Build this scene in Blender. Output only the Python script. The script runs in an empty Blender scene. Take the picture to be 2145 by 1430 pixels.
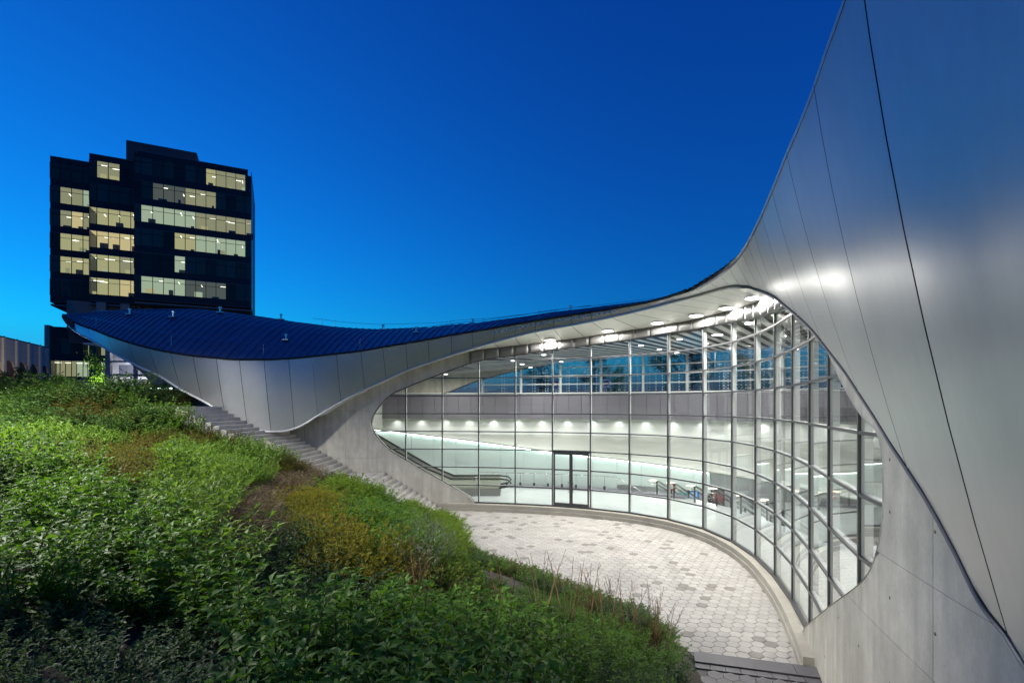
import bpy, math, random
import numpy as np
from mathutils import Vector

# ------------------------------------------------------------------ camera, sky, exposure
SC = bpy.context.scene
F, XC, YC, EYE = 1050.0, 1072.5, 850.0, 5.82          # focal length and horizon in photo pixels, eye height
cam = bpy.data.objects.new('camera', bpy.data.cameras.new('camera'))
SC.collection.objects.link(cam); SC.camera = cam
cam.location = (0, 0, EYE); cam.rotation_euler = (math.pi / 2, 0, 0)
cam.data.sensor_width = 36; cam.data.lens = F / 2145 * 36
cam.data.shift_y = (YC - 715) / 2145
cam.data.clip_start = 0.05; cam.data.clip_end = 3000
W = bpy.data.worlds.new('World'); SC.world = W; W.use_nodes = True
_n, _l = W.node_tree.nodes, W.node_tree.links
sky = _n.new('ShaderNodeTexSky'); sky.sky_type = 'NISHITA'; sky.sun_disc = False
sky.sun_elevation = math.radians(0.5); sky.sun_rotation = math.radians(-60)
sky.ozone_density = 6.0; sky.dust_density = 0.0; sky.air_density = 1.0
_sp = _n.new('ShaderNodeSeparateColor'); _cb = _n.new('ShaderNodeCombineColor'); _l.new(sky.outputs[0], _sp.inputs[0])
_pw = _n.new('ShaderNodeMath'); _pw.operation = 'POWER'; _pw.inputs[1].default_value = 1.3; _l.new(_sp.outputs[1], _pw.inputs[0])
_ml = _n.new('ShaderNodeMath'); _ml.operation = 'MULTIPLY'; _ml.inputs[1].default_value = 1.72; _l.new(_pw.outputs[0], _ml.inputs[0])
_mr = _n.new('ShaderNodeMath'); _mr.operation = 'MULTIPLY'; _mr.inputs[1].default_value = 0.22; _l.new(_sp.outputs[0], _mr.inputs[0])
_mb = _n.new('ShaderNodeMath'); _mb.operation = 'MULTIPLY'; _mb.inputs[1].default_value = 0.54; _l.new(_sp.outputs[2], _mb.inputs[0])
_mn = _n.new('ShaderNodeMath'); _mn.operation = 'SMOOTH_MIN'; _mn.inputs[2].default_value = 0.12; _l.new(_ml.outputs[0], _mn.inputs[0]); _l.new(_mb.outputs[0], _mn.inputs[1])
_l.new(_mr.outputs[0], _cb.inputs[0]); _l.new(_mn.outputs[0], _cb.inputs[1]); _l.new(_sp.outputs[2], _cb.inputs[2])
_l.new(_cb.outputs[0], _n['Background'].inputs[0])
_n['Background'].inputs[1].default_value = 0.136
SC.view_settings.view_transform = 'Standard'; SC.view_settings.look = 'None'
SC.view_settings.exposure = 2.6; SC.view_settings.gamma = 1
SC.render.engine = 'CYCLES'
SC.cycles.use_denoising = True; SC.cycles.sample_clamp_indirect = 2.0; SC.cycles.sample_clamp_direct = 0
SC.cycles.max_bounces = 10; SC.cycles.diffuse_bounces = 4; SC.cycles.glossy_bounces = 4
SC.cycles.transparent_max_bounces = 24; SC.cycles.caustics_reflective = False; SC.cycles.caustics_refractive = False

# ------------------------------------------------------------------ helpers
rng = np.random.default_rng(7); random.seed(7)
COL = SC.collection

def P(px, py, D):
    "photo pixel plus a known depth -> point"
    return Vector(((px - XC) * D / F, D, EYE + (YC - py) * D / F))

def to_px(x, y, z):
    return XC + x / y * F, YC - (z - EYE) / y * F

def pchip(x, y):
    "monotone cubic through points, linear outside"
    x = np.array(x, float); y = np.array(y, float)
    h = np.diff(x); d = np.diff(y) / h
    m = np.zeros(len(x)); m[0] = d[0]; m[-1] = d[-1]
    for i in range(1, len(x) - 1):
        if d[i - 1] * d[i] > 0:
            w1 = 2 * h[i] + h[i - 1]; w2 = h[i] + 2 * h[i - 1]
            m[i] = (w1 + w2) / (w1 / d[i - 1] + w2 / d[i])
    def f(q):
        q = float(q)
        if q <= x[0]: return y[0] + m[0] * (q - x[0])
        if q >= x[-1]: return y[-1] + m[-1] * (q - x[-1])
        i = int(np.searchsorted(x, q) - 1); i = max(0, min(i, len(h) - 1))
        t = (q - x[i]) / h[i]
        return ((1 + 2 * t) * (1 - t) ** 2 * y[i] + t * (1 - t) ** 2 * h[i] * m[i]
                + t * t * (3 - 2 * t) * y[i + 1] + t * t * (t - 1) * h[i] * m[i + 1])
    return f

def tag(o, label=None, cat=None, group=None, kind=None):
    if label: o['label'] = label
    if cat: o['category'] = cat
    if group: o['group'] = group
    if kind: o['kind'] = kind
    return o

def empty(name, loc=(0, 0, 0), rz=0, parent=None):
    o = bpy.data.objects.new(name, None); COL.objects.link(o)
    o.location = loc; o.rotation_euler = (0, 0, rz); o.empty_display_size = 0.2
    if parent: o.parent = parent
    return o

class MB:
    "collects geometry and links it as one mesh object"
    def __init__(s): s.v = []; s.f = []; s.m = []; s.cm = 0
    def face(s, pts):
        n = len(s.v); s.v += [tuple(p) for p in pts]; s.f.append(tuple(range(n, n + len(pts)))); s.m.append(s.cm)
        return s
    def box(s, c, size, rz=0.0, tilt=None):
        hx, hy, hz = size[0] / 2, size[1] / 2, size[2] / 2
        ca, sa = math.cos(rz), math.sin(rz); n = len(s.v)
        for dz in (-hz, hz):
            for dx, dy in ((-hx, -hy), (hx, -hy), (hx, hy), (-hx, hy)):
                s.v.append((c[0] + dx * ca - dy * sa, c[1] + dx * sa + dy * ca, c[2] + dz))
        for q in ((0, 3, 2, 1), (4, 5, 6, 7), (0, 1, 5, 4), (1, 2, 6, 5), (2, 3, 7, 6), (3, 0, 4, 7)):
            s.f.append(tuple(n + i for i in q)); s.m.append(s.cm)
        return s
    def bar(s, a, b, w, h, up=(0, 0, 1)):
        "box from a to b, w across, h along up"
        a = Vector(a); b = Vector(b); d = (b - a).normalized(); up = Vector(up)
        r = d.cross(up)
        if r.length < 1e-5: r = d.cross(Vector((1, 0, 0)))
        r.normalize(); u = r.cross(d).normalized(); n = len(s.v)
        for p in (a, b):
            for i, j in ((-1, -1), (1, -1), (1, 1), (-1, 1)):
                s.v.append(tuple(p + r * (i * w / 2) + u * (j * h / 2)))
        for q in ((0, 1, 2, 3), (7, 6, 5, 4), (0, 4, 5, 1), (1, 5, 6, 2), (2, 6, 7, 3), (3, 7, 4, 0)):
            s.f.append(tuple(n + i for i in q)); s.m.append(s.cm)
        return s
    def tube(s, pts, r, k=6, taper=1.0, cap=True):
        pts = [Vector(p) for p in pts]; n0 = len(s.v); N = len(pts)
        for i, p in enumerate(pts):
            d = (pts[min(i + 1, N - 1)] - pts[max(i - 1, 0)]).normalized()
            a = d.cross(Vector((0, 0, 1)))
            if a.length < 1e-3: a = d.cross(Vector((1, 0, 0)))
            a.normalize(); b = a.cross(d)
            rr = r * (1 + (taper - 1) * i / max(1, N - 1))
            for j in range(k):
                t = 2 * math.pi * j / k
                s.v.append(tuple(p + a * (rr * math.cos(t)) + b * (rr * math.sin(t))))
        for i in range(N - 1):
            for j in range(k):
                a0 = n0 + i * k + j; a1 = n0 + i * k + (j + 1) % k
                s.f.append((a0, a1, a1 + k, a0 + k)); s.m.append(s.cm)
        if cap:
            s.f.append(tuple(n0 + j for j in range(k))[::-1]); s.m.append(s.cm)
            s.f.append(tuple(n0 + (N - 1) * k + j for j in range(k))); s.m.append(s.cm)
        return s
    def disc(s, c, r, k=16, up=True):
        pts = [(c[0] + r * math.cos(2 * math.pi * i / k), c[1] + r * math.sin(2 * math.pi * i / k), c[2]) for i in range(k)]
        return s.face(pts if up else pts[::-1])
    def prism(s, poly, z0, z1, bottom=True):
        n = len(poly)
        s.face([(p[0], p[1], z1) for p in poly])
        if bottom: s.face([(p[0], p[1], z0) for p in poly][::-1])
        for i in range(n):
            a, b = poly[i], poly[(i + 1) % n]
            s.face([(a[0], a[1], z0), (b[0], b[1], z0), (b[0], b[1], z1), (a[0], a[1], z1)])
        return s
    def grid(s, G):
        "G[i][j] points -> quads"
        n0 = len(s.v); a = len(G); b = len(G[0])
        for row in G: s.v += [tuple(p) for p in row]
        for i in range(a - 1):
            for j in range(b - 1):
                k = n0 + i * b + j
                s.f.append((k, k + 1, k + b + 1, k + b)); s.m.append(s.cm)
        return s
    def mesh(s, name, mats, smooth=False):
        me = bpy.data.meshes.new(name); me.from_pydata(s.v, [], s.f)
        for m in (mats if isinstance(mats, (list, tuple)) else [mats]): me.materials.append(m)
        if any(s.m): me.polygons.foreach_set('material_index', s.m)
        if smooth: me.polygons.foreach_set('use_smooth', [True] * len(me.polygons))
        me.update(); return me
    def build(s, name, mats, parent=None, smooth=False, solid=0.0):
        o = bpy.data.objects.new(name, s.mesh(name, mats, smooth)); COL.objects.link(o)
        if parent: o.parent = parent
        if solid:
            md = o.modifiers.new('thickness', 'SOLIDIFY'); md.thickness = abs(solid); md.offset = -1 if solid > 0 else 1
        return o

def link_copy(o, loc=None, rz=None, scale=None, parent=None):
    c = o.copy(); COL.objects.link(c)
    if parent is not None: c.parent = parent
    if loc is not None: c.location = loc
    if rz is not None: c.rotation_euler = (0, 0, rz)
    if scale is not None: c.scale = scale if hasattr(scale, '__len__') else (scale,) * 3
    return c

# ------------------------------------------------------------------ materials
def mat(name, base=(0.5, 0.5, 0.5), rough=0.5, metal=0.0, noise=None, island=0.0, bump=None, spec=0.5, emit=None, objrand=0.0, stretch=None):
    """noise=(scale, amount): broad colour wear; island: brightness change per loose piece; bump=(scale, strength)"""
    m = bpy.data.materials.new(name); m.use_nodes = True
    nt = m.node_tree; N, L = nt.nodes, nt.links; b = N['Principled BSDF']
    b.inputs['Base Color'].default_value = (*base, 1); b.inputs['Roughness'].default_value = rough
    b.inputs['Metallic'].default_value = metal; b.inputs['Specular IOR Level'].default_value = spec
    if emit:
        b.inputs['Emission Color'].default_value = (*emit[0], 1); b.inputs['Emission Strength'].default_value = emit[1]
    tc = N.new('ShaderNodeTexCoord'); co = tc.outputs['Object']
    if stretch:
        mp = N.new('ShaderNodeMapping'); mp.inputs['Scale'].default_value = stretch; L.new(co, mp.inputs[0]); co = mp.outputs[0]
    val = None
    def mul(a, bnode):
        if a is None: return bnode
        k = N.new('ShaderNodeMath'); k.operation = 'MULTIPLY'; L.new(a, k.inputs[0]); L.new(bnode, k.inputs[1]); return k.outputs[0]
    def rng_node(src, amount):
        k = N.new('ShaderNodeMapRange'); k.inputs['To Min'].default_value = 1 - amount; k.inputs['To Max'].default_value = 1 + amount
        L.new(src, k.inputs['Value']); return k.outputs[0]
    if noise:
        for sc_, am in (noise if isinstance(noise[0], tuple) else (noise,)):
            t = N.new('ShaderNodeTexNoise'); t.inputs['Scale'].default_value = sc_; t.inputs['Detail'].default_value = 6; t.inputs['Roughness'].default_value = 0.6
            L.new(co, t.inputs['Vector'])
            k = N.new('ShaderNodeMapRange'); k.inputs['From Min'].default_value = 0.3; k.inputs['From Max'].default_value = 0.7
            k.inputs['To Min'].default_value = 1 - am; k.inputs['To Max'].default_value = 1 + am
            L.new(t.outputs['Fac'], k.inputs['Value']); val = mul(val, k.outputs[0])
    if island:
        g = N.new('ShaderNodeNewGeometry'); val = mul(val, rng_node(g.outputs['Random Per Island'], island))
    if objrand:
        oi = N.new('ShaderNodeObjectInfo'); val = mul(val, rng_node(oi.outputs['Random'], objrand))
    if val is not None:
        x = N.new('ShaderNodeVectorMath'); x.operation = 'SCALE'; x.inputs[0].default_value = base
        L.new(val, x.inputs['Scale']); L.new(x.outputs[0], b.inputs['Base Color'])
    if bump:
        t = N.new('ShaderNodeTexNoise'); t.inputs['Scale'].default_value = bump[0]; t.inputs['Detail'].default_value = 5
        L.new(co, t.inputs['Vector']); bp = N.new('ShaderNodeBump'); bp.inputs['Strength'].default_value = bump[1]; bp.inputs['Distance'].default_value = 0.02
        L.new(t.outputs['Fac'], bp.inputs['Height']); L.new(bp.outputs[0], b.inputs['Normal'])
    return m

def emission(name, col, strength):
    m = bpy.data.materials.new(name); m.use_nodes = True; nt = m.node_tree
    nt.nodes.remove(nt.nodes['Principled BSDF']); e = nt.nodes.new('ShaderNodeEmission')
    e.inputs[0].default_value = (*col, 1); e.inputs[1].default_value = strength
    nt.links.new(e.outputs[0], nt.nodes['Material Output'].inputs[0]); return m

def glass(name, tint=(0.93, 0.97, 0.95), ior=1.75, rough=0.0, frit=None):
    "thin pane: clear with Fresnel reflection"
    m = bpy.data.materials.new(name); m.use_nodes = True; nt = m.node_tree; N, L = nt.nodes, nt.links
    N.remove(N['Principled BSDF']); out = N['Material Output']
    t = N.new('ShaderNodeBsdfTransparent'); t.inputs[0].default_value = (*tint, 1)
    g = N.new('ShaderNodeBsdfGlossy'); g.inputs['Roughness'].default_value = rough; g.inputs['Color'].default_value = (1, 1, 1, 1)
    fr = N.new('ShaderNodeFresnel'); ge = N.new('ShaderNodeNewGeometry'); io = N.new('ShaderNodeMapRange')
    io.inputs['To Min'].default_value = ior; io.inputs['To Max'].default_value = 1 / ior; L.new(ge.outputs['Backfacing'], io.inputs['Value']); L.new(io.outputs[0], fr.inputs[0])
    mx = N.new('ShaderNodeMixShader'); L.new(fr.outputs[0], mx.inputs[0]); L.new(t.outputs[0], mx.inputs[1]); L.new(g.outputs[0], mx.inputs[2])
    last = mx.outputs[0]
    if frit:
        tc = N.new('ShaderNodeTexCoord'); v = N.new('ShaderNodeTexVoronoi'); v.inputs['Scale'].default_value = frit; v.inputs['Randomness'].default_value = 0
        L.new(tc.outputs['Object'], v.inputs['Vector'])
        c = N.new('ShaderNodeMath'); c.operation = 'LESS_THAN'; c.inputs[1].default_value = 0.22; L.new(v.outputs['Distance'], c.inputs[0])
        df = N.new('ShaderNodeBsdfDiffuse'); df.inputs[0].default_value = (0.75, 0.78, 0.8, 1)
        m2 = N.new('ShaderNodeMixShader'); k = N.new('ShaderNodeMath'); k.operation = 'MULTIPLY'; k.inputs[1].default_value = 0.55
        L.new(c.outputs[0], k.inputs[0]); L.new(k.outputs[0], m2.inputs[0]); L.new(last, m2.inputs[1]); L.new(df.outputs[0], m2.inputs[2]); last = m2.outputs[0]
    L.new(last, out.inputs[0]); return m

def leafmat(name, cols, rough=0.45, trans=0.35, bark=False):
    "leaf: colour varies per leaf and per plant, some light passes through"
    m = bpy.data.materials.new(name); m.use_nodes = True; nt = m.node_tree; N, L = nt.nodes, nt.links
    b = N['Principled BSDF']; b.inputs['Roughness'].default_value = rough + .15; b.inputs['Specular IOR Level'].default_value = 0.22
    g = N.new('ShaderNodeNewGeometry'); oi = N.new('ShaderNodeObjectInfo')
    r = N.new('ShaderNodeValToRGB'); e = r.color_ramp.elements
    while len(e) < len(cols): e.new(0.5)
    for i, c in enumerate(cols): e[i].position = i / max(1, len(cols) - 1); e[i].color = (*[min(.5, q * 1.35) for q in c], 1)
    a = N.new('ShaderNodeMath'); a.operation = 'MULTIPLY_ADD'; a.inputs[1].default_value = 0.7; L.new(g.outputs['Random Per Island'], a.inputs[0])
    k = N.new('ShaderNodeMath'); k.operation = 'MULTIPLY'; k.inputs[1].default_value = 0.3; L.new(oi.outputs['Random'], k.inputs[0]); L.new(k.outputs[0], a.inputs[2])
    L.new(a.outputs[0], r.inputs[0]); L.new(r.outputs[0], b.inputs['Base Color'])
    t = N.new('ShaderNodeBsdfTranslucent'); sc_ = N.new('ShaderNodeVectorMath'); sc_.operation = 'MULTIPLY'; sc_.inputs[1].default_value = (1.7, 1.7, 0.7)
    L.new(r.outputs[0], sc_.inputs[0]); L.new(sc_.outputs[0], t.inputs[0])
    mx = N.new('ShaderNodeMixShader'); mx.inputs[0].default_value = trans
    L.new(b.outputs[0], mx.inputs[1]); L.new(t.outputs[0], mx.inputs[2]); L.new(mx.outputs[0], N['Material Output'].inputs[0])
    return m

M = {}
M['fascia'] = mat('brushed_metal_panel', (0.56, 0.565, 0.56), 0.39, 0.72, noise=((0.5, 0.05), (5.0, 0.03)), objrand=0.05, bump=(0.8, 0.09), stretch=(1, 1, 0.45))
M['fascia_left'] = M['fascia']
M['backing'] = mat('dark_backing', (0.02, 0.02, 0.022), 0.9)
M['trim'] = mat('edge_trim_metal', (0.62, 0.63, 0.62), 0.45, 0.4)
M['soffit'] = mat('soffit_metal', (0.86, 0.855, 0.80), 0.30, 0.12, objrand=0.04, bump=(1.5, 0.02))
M['frieze'] = mat('frieze_metal', (0.19, 0.19, 0.185), 0.5, 0.3, objrand=0.08)
M['roof'] = mat('blue_roof_sheet', (0.085, 0.125, 0.21), 0.38, 0.35, objrand=0.10, noise=((0.5, 0.12), (4, 0.08)))
M['concrete'] = mat('fair_faced_concrete', (0.47, 0.45, 0.39), 0.72, noise=((0.5, 0.18), (3.0, 0.13), (30.0, 0.06)), bump=(25.0, 0.08), objrand=0.05, stretch=(1, 1, 0.6))
def concrete_wear(m):
    "rain streaks, pores and tie-hole marks on top of the plain concrete"
    nt = m.node_tree; N, L = nt.nodes, nt.links; b = N['Principled BSDF']; src = b.inputs['Base Color'].links[0].from_socket
    tc = N.new('ShaderNodeTexCoord'); mp = N.new('ShaderNodeMapping'); mp.inputs['Scale'].default_value = (2.2, 2.2, .18); L.new(tc.outputs['Object'], mp.inputs[0])
    t = N.new('ShaderNodeTexNoise'); t.inputs['Scale'].default_value = 1.6; t.inputs['Detail'].default_value = 8; L.new(mp.outputs[0], t.inputs['Vector'])
    k = N.new('ShaderNodeMapRange'); k.inputs['From Min'].default_value = .35; k.inputs['From Max'].default_value = .68; k.inputs['To Min'].default_value = .84; k.inputs['To Max'].default_value = 1.08; L.new(t.outputs['Fac'], k.inputs['Value'])
    v = N.new('ShaderNodeTexNoise'); v.inputs['Scale'].default_value = 9; v.inputs['Detail'].default_value = 9; v.inputs['Roughness'].default_value = .75; L.new(tc.outputs['Object'], v.inputs['Vector'])
    p = N.new('ShaderNodeMapRange'); p.inputs['From Min'].default_value = .62; p.inputs['From Max'].default_value = .72; p.inputs['To Min'].default_value = 1; p.inputs['To Max'].default_value = .55; L.new(v.outputs['Fac'], p.inputs['Value'])
    mu = N.new('ShaderNodeMath'); mu.operation = 'MULTIPLY'; L.new(k.outputs[0], mu.inputs[0]); L.new(p.outputs[0], mu.inputs[1])
    x = N.new('ShaderNodeVectorMath'); x.operation = 'SCALE'; L.new(src, x.inputs[0]); L.new(mu.outputs[0], x.inputs['Scale']); L.new(x.outputs[0], b.inputs['Base Color'])
concrete_wear(M['concrete'])
M['plinth'] = mat('plinth_stone', (0.34, 0.32, 0.27), 0.75, noise=((1.0, 0.14), (20, 0.08)), bump=(30, 0.08))
M['frame'] = mat('mullion_aluminium', (0.085, 0.085, 0.09), 0.38, 0.6)
M['frame_in'] = mat('mullion_inner_aluminium', (0.56, 0.57, 0.57), 0.42, 0.3)  # inner depth painted pale as if lit; true light grey on the back wall
M['glass'] = glass('clear_glass')
M['glass_frit'] = glass('fritted_glass', tint=(0.9, 0.95, 0.95), frit=5.0)
M['slat'] = mat('ceiling_slat', (0.62, 0.62, 0.62), 0.4, 0.2)
M['ceil'] = mat('ceiling_dark', (0.05, 0.05, 0.055), 0.8)
M['panel'] = mat('purple_grey_panel', (0.21, 0.20, 0.235), 0.42, 0.25, objrand=0.05, bump=(2, 0.03))
M['white'] = mat('white_plaster', (0.74, 0.76, 0.74), 0.55, noise=(0.8, 0.04))
M['ledge'] = mat('polished_plaster', (0.40, 0.42, 0.39), 0.5, noise=((0.5, 0.10), (3, 0.06)), stretch=(0.3, 0.3, 2))
M['mint'] = mat('back_painted_wall_glass', (0.62, 0.71, 0.68), 0.30, noise=(0.6, 0.03))
M['floor'] = mat('terrazzo', (0.52, 0.56, 0.56), 0.22, noise=((0.4, 0.06), (60, 0.05)))
M['steel'] = mat('stainless', (0.58, 0.58, 0.57), 0.25, 1.0)
M['darksteel'] = mat('dark_steel', (0.10, 0.10, 0.105), 0.35, 0.8)
M['rubber'] = mat('black_rubber', (0.02, 0.02, 0.02), 0.6)
M['stair'] = mat('stair_concrete', (0.40, 0.385, 0.355), 0.75, noise=((1.5, 0.14), (14, 0.10)), bump=(22, 0.1), objrand=0.08)
M['paver'] = mat('hex_paver', (0.37, 0.35, 0.325), 0.78, island=0.0, noise=((0.35, 0.10), (18, 0.10)), bump=(40, 0.1), objrand=0.10)
M['joint'] = mat('paver_joint_sand', (0.16, 0.15, 0.14), 0.95)
M['granite'] = mat('dark_granite', (0.050, 0.047, 0.058), 0.55, noise=((2.0, 0.2), (60, 0.25)), objrand=0.08)
M['soil'] = mat('mulch_soil', (0.045, 0.037, 0.028), 0.95, noise=((3, 0.4), (25, 0.4)), bump=(20, 0.5))
M['gravel'] = mat('grey_gravel', (0.16, 0.16, 0.165), 0.9, island=0.5)
M['asphalt'] = mat('street_asphalt', (0.05, 0.05, 0.052), 0.85, noise=((0.3, 0.2), (30, 0.2)))
M['lamp'] = emission('lamp_disc', (1.0, 0.97, 0.90), 3.2)
M['lamp_in'] = emission('lamp_disc_inside', (1.0, 0.98, 0.95), 2.2)
M['cove'] = emission('cove_strip', (0.90, 1.0, 0.95), 2.0)

# ------------------------------------------------------------------ the curved facade line (plan of the glass wall)
BAY = 2.0847
GL = [(-20.6, 28.55), (-16.45, 28.55), (-12.28, 28.55), (-10.195, 28.55), (-8.11, 28.53), (-6.026, 28.447), (-3.943, 28.347), (-1.873, 28.104), (0.178, 27.73), (2.194, 27.199), (4.142, 26.455), (5.95, 25.418), (7.465, 23.986),
      (8.453, 22.15), (8.832, 20.1), (8.76, 18.017), (8.387, 15.966), (7.825, 13.958), (7.138, 11.99), (6.374, 10.05), (5.635, 8.101),
      (5.05, 6.13), (4.55, 4.12), (4.15, 2.1), (3.85, 0.0), (3.7, -3.0)]
GLV = [Vector((x, y, 0)) for x, y in GL]
def _catmull(p0, p1, p2, p3, t):
    return 0.5 * ((2 * p1) + (p2 - p0) * t + (2 * p0 - 5 * p1 + 4 * p2 - p3) * t * t + (3 * p1 - p0 - 3 * p2 + p3) * t ** 3)
_pts = []
for i in range(1, len(GLV) - 2):
    for k in range(24):
        _pts.append(_catmull(GLV[i - 1], GLV[i], GLV[i + 1], GLV[i + 2], k / 24))
_pts.append(GLV[-2])
WP = np.array([(p.x, p.y) for p in _pts])
WS = np.concatenate([[0], np.cumsum(np.hypot(*np.diff(WP, axis=0).T))])
WT = np.gradient(WP, WS, axis=0); WT /= np.linalg.norm(WT, axis=1)[:, None]
WPX = XC + WP[:, 0] / np.maximum(WP[:, 1], 0.3) * F
SMAX = WS[-1]
def wall(s, off=0.0, z=0.0):
    "point on the facade line at arc length s; off > 0 towards the plaza"
    x = np.interp(s, WS, WP[:, 0]); y = np.interp(s, WS, WP[:, 1]); tx = np.interp(s, WS, WT[:, 0]); ty = np.interp(s, WS, WT[:, 1])
    l = math.hypot(tx, ty); nx, ny = ty / l, -tx / l
    return Vector((x + nx * off, y + ny * off, z))
def s_px(px): return float(np.interp(px, WPX, WS))
def s_near(p):
    d = (WP[:, 0] - p[0]) ** 2 + (WP[:, 1] - p[1]) ** 2
    return float(WS[int(np.argmin(d))])
def z_at(s, py):
    y = np.interp(s, WS, WP[:, 1]); return EYE + (YC - py) * y / F
S_MUL = [s_near(p) for p in GL[4:23]]             # mullion positions

# roof edge curves: L = lower edge of the metal fascia, U = its upper edge (photo pixel, row, depth)
LP = [(132, 664, 30.5), (140, 676, 29.8), (163, 695, 28.5), (193, 711, 27.6), (228, 732, 27.0), (287, 764, 26.4), (336, 787, 26.0), (382, 816, 25.8), (424, 837, 25.8),
      (471, 866, 25.8), (518, 891, 26.0), (562, 902, 26.2), (592, 901, 26.5), (623, 893, 26.8), (665, 869, 27.1), (714, 840, 27.4), (764, 814, 27.5), (809, 793, 27.55),
      (854, 773, 27.5), (900, 757, 27.4), (947, 741, 27.2), (989, 728, 26.9), (1035, 715, 26.5), (1079, 703, 26.0), (1121, 692.6, 25.5), (1198, 679, 24.4), (1299, 658, 22.4),
      (1374, 640, 20.8), (1472, 614, 18.4), (1511, 603, 17.2), (1541, 598, 16.1), (1563, 598, 15.3), (1582, 603, 14.5), (1620, 618, 12.9), (1643, 636, 12.0), (1666, 655, 11.0),
      (1700, 687, 9.9), (1735, 731, 9.1), (1773, 780, 8.3), (1797, 817, 7.8), (1832, 870, 7.05), (1863, 921, 6.4), (1897, 972, 5.9), (1942, 1042, 5.45), (2000, 1148, 5.0),
      (2054, 1254, 4.6), (2110, 1325, 4.15), (2145, 1380, 3.8), (2315, 1574, 3.0), (2600, 1814, 2.2)]
UP = [(132, 660, 30.5), (149, 672, 29.3), (170, 682, 28.5), (193, 690, 27.8), (233, 706, 26.9), (312, 729.5, 25.9), (359, 739, 25.6), (405, 746, 25.5), (454, 750.5, 25.6), (501, 754, 25.8), (553, 754, 26.1),
      (604, 752, 26.5), (653, 747.5, 26.9), (704, 742, 27.1), (756, 736, 27.2), (801, 728, 27.2), (850, 720, 27.2), (897, 712, 27.1), (945, 703, 27.0), (989, 696, 26.7), (1035, 688, 26.3),
      (1079, 680, 25.8), (1121, 673, 25.3), (1198, 661, 24.2), (1299, 645, 22.2), (1374, 630, 20.6), (1440, 609, 18.0), (1480, 586, 16.2), (1504, 571, 15.4), (1527, 554, 14.5), (1551, 528, 13.4),
      (1580, 476, 11.5), (1615, 397, 9.5), (1646, 319, 8.1), (1675, 252, 7.2), (1703, 178, 6.4), (1734, 86, 5.63), (1765, 0, 5.06), (1800, -112, 4.56), (1909, -336, 3.7), (2047, -717, 2.8), (2300, -1300, 2.0)]
def edge_curve(pts):
    fy = pchip([p[0] for p in pts], [p[1] for p in pts]); fd = pchip([p[0] for p in pts], [1 / p[2] for p in pts])
    return lambda px: P(px, fy(px), 1 / fd(px))
Lc, Uc = edge_curve(LP), edge_curve(UP)
JOINT = [(132, 132), (155, 158), (185, 193), (225, 240), (268, 287), (312, 333), (357.6, 378.8), (404.5, 422.7), (453, 471), (501.5, 518), (553, 567.6), (604.5, 616.7), (653, 665.8), (704.5, 714.5),
         (756, 764), (801.5, 809), (850, 854), (897, 899.4), (945.5, 946), (989, 991), (1035, 1035), (1079, 1079), (1121, 1121), (1160, 1160), (1198, 1198), (1237, 1240), (1276, 1282), (1315, 1325),
         (1350, 1367), (1385, 1407), (1420, 1445), (1450, 1480), (1478, 1508), (1504, 1530), (1525, 1550), (1540, 1572), (1553, 1592), (1565, 1610), (1577.5, 1629), (1594, 1668), (1615.6, 1720),
         (1646.5, 1797), (1703.6, 1897), (1796, 2108), (2150, 2600)]

# ------------------------------------------------------------------ ground, planted slope, plaza
EDGE = [(-3.7, 27.0), (-2.6, 24.5), (-2.3, 21.5), (-1.3, 18.8), (0.6, 16.4), (2.6, 14.2), (4.15, 12.2), (4.35, 11.0), (4.35, 9.3)]   # foot of the planting
_e = []
for a, b in zip(EDGE[:-1], EDGE[1:]):
    for k in range(8): _e.append((a[0] + (b[0] - a[0]) * k / 8, a[1] + (b[1] - a[1]) * k / 8))
EDGE_D = np.array(_e + [EDGE[-1]])
PLAZA = EDGE + [(4.4, 8.5), (5.3, 8.0)] + [tuple(wall(s, 0.3)[:2]) for s in np.linspace(s_near((5.6, 8.1)), s_near((-3.9, 28.3)), 40)] + [(-3.8, 28.2)]
def inside(poly, x, y):
    c = False; n = len(poly); j = n - 1
    for i in range(n):
        xi, yi = poly[i]; xj, yj = poly[j]
        if (yi > y) != (yj > y) and x < (xj - xi) * (y - yi) / (yj - yi) + xi: c = not c
        j = i
    return c
def stair_z(x):
    if x > -3.95: return 0.0
    if x > -7.45: return (-3.95 - x) * 0.6
    if x > -9.1: return 2.1
    return min(5.8, 2.1 + (-9.1 - x) * 0.60)
def terrain(x, y):
    if inside(PLAZA, x, y): return -0.25
    if x > -3.2 and y > 3:
        s = s_near((x, y)); w = wall(s); n = wall(s, 1.0) - w
        if (x - w.x) * n.x + (y - w.y) * n.y < 0.75: return -0.25
    d = float(np.sqrt(((EDGE_D[:, 0] - x) ** 2 + (EDGE_D[:, 1] - y) ** 2).min()))
    z = 6.0 * (1 - math.exp(-d * 0.09)) if d < 80 else 6.0
    sm = lambda q: max(0.0, min(1.0, q)) ** 2 * (3 - 2 * max(0.0, min(1.0, q)))
    k = sm((y - 16.5) / 6.5) * sm((-11.0 - x) / 6.5); z += (5.72 - z) * k
    k = sm((-y - 1) / 8); z += (5.72 - z) * k; z = min(z, 5.72)
    z += 0.10 * math.sin(x * 1.1 + 0.6) * math.sin(y * 0.9) * min(1, d / 3)
    if y > 24.2 and x < -3.0: z = min(z, 5.75)
    # the steps are cut into the bank
    if 23.0 < y < 29 and -16.5 < x < -3.2: z = min(z, max(-0.25, stair_z(x) - 0.32)) if y > 24.6 + max(0, (-9 - x)) * -0.25 else min(z, stair_z(x) + 0.25)
    return z

station = tag(empty('station_building', (0, 28, 0)), 'swooping metal-clad station with curved glass wall and blue standing-seam roof', 'station')
station.location = (0, 0, 0)

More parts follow.
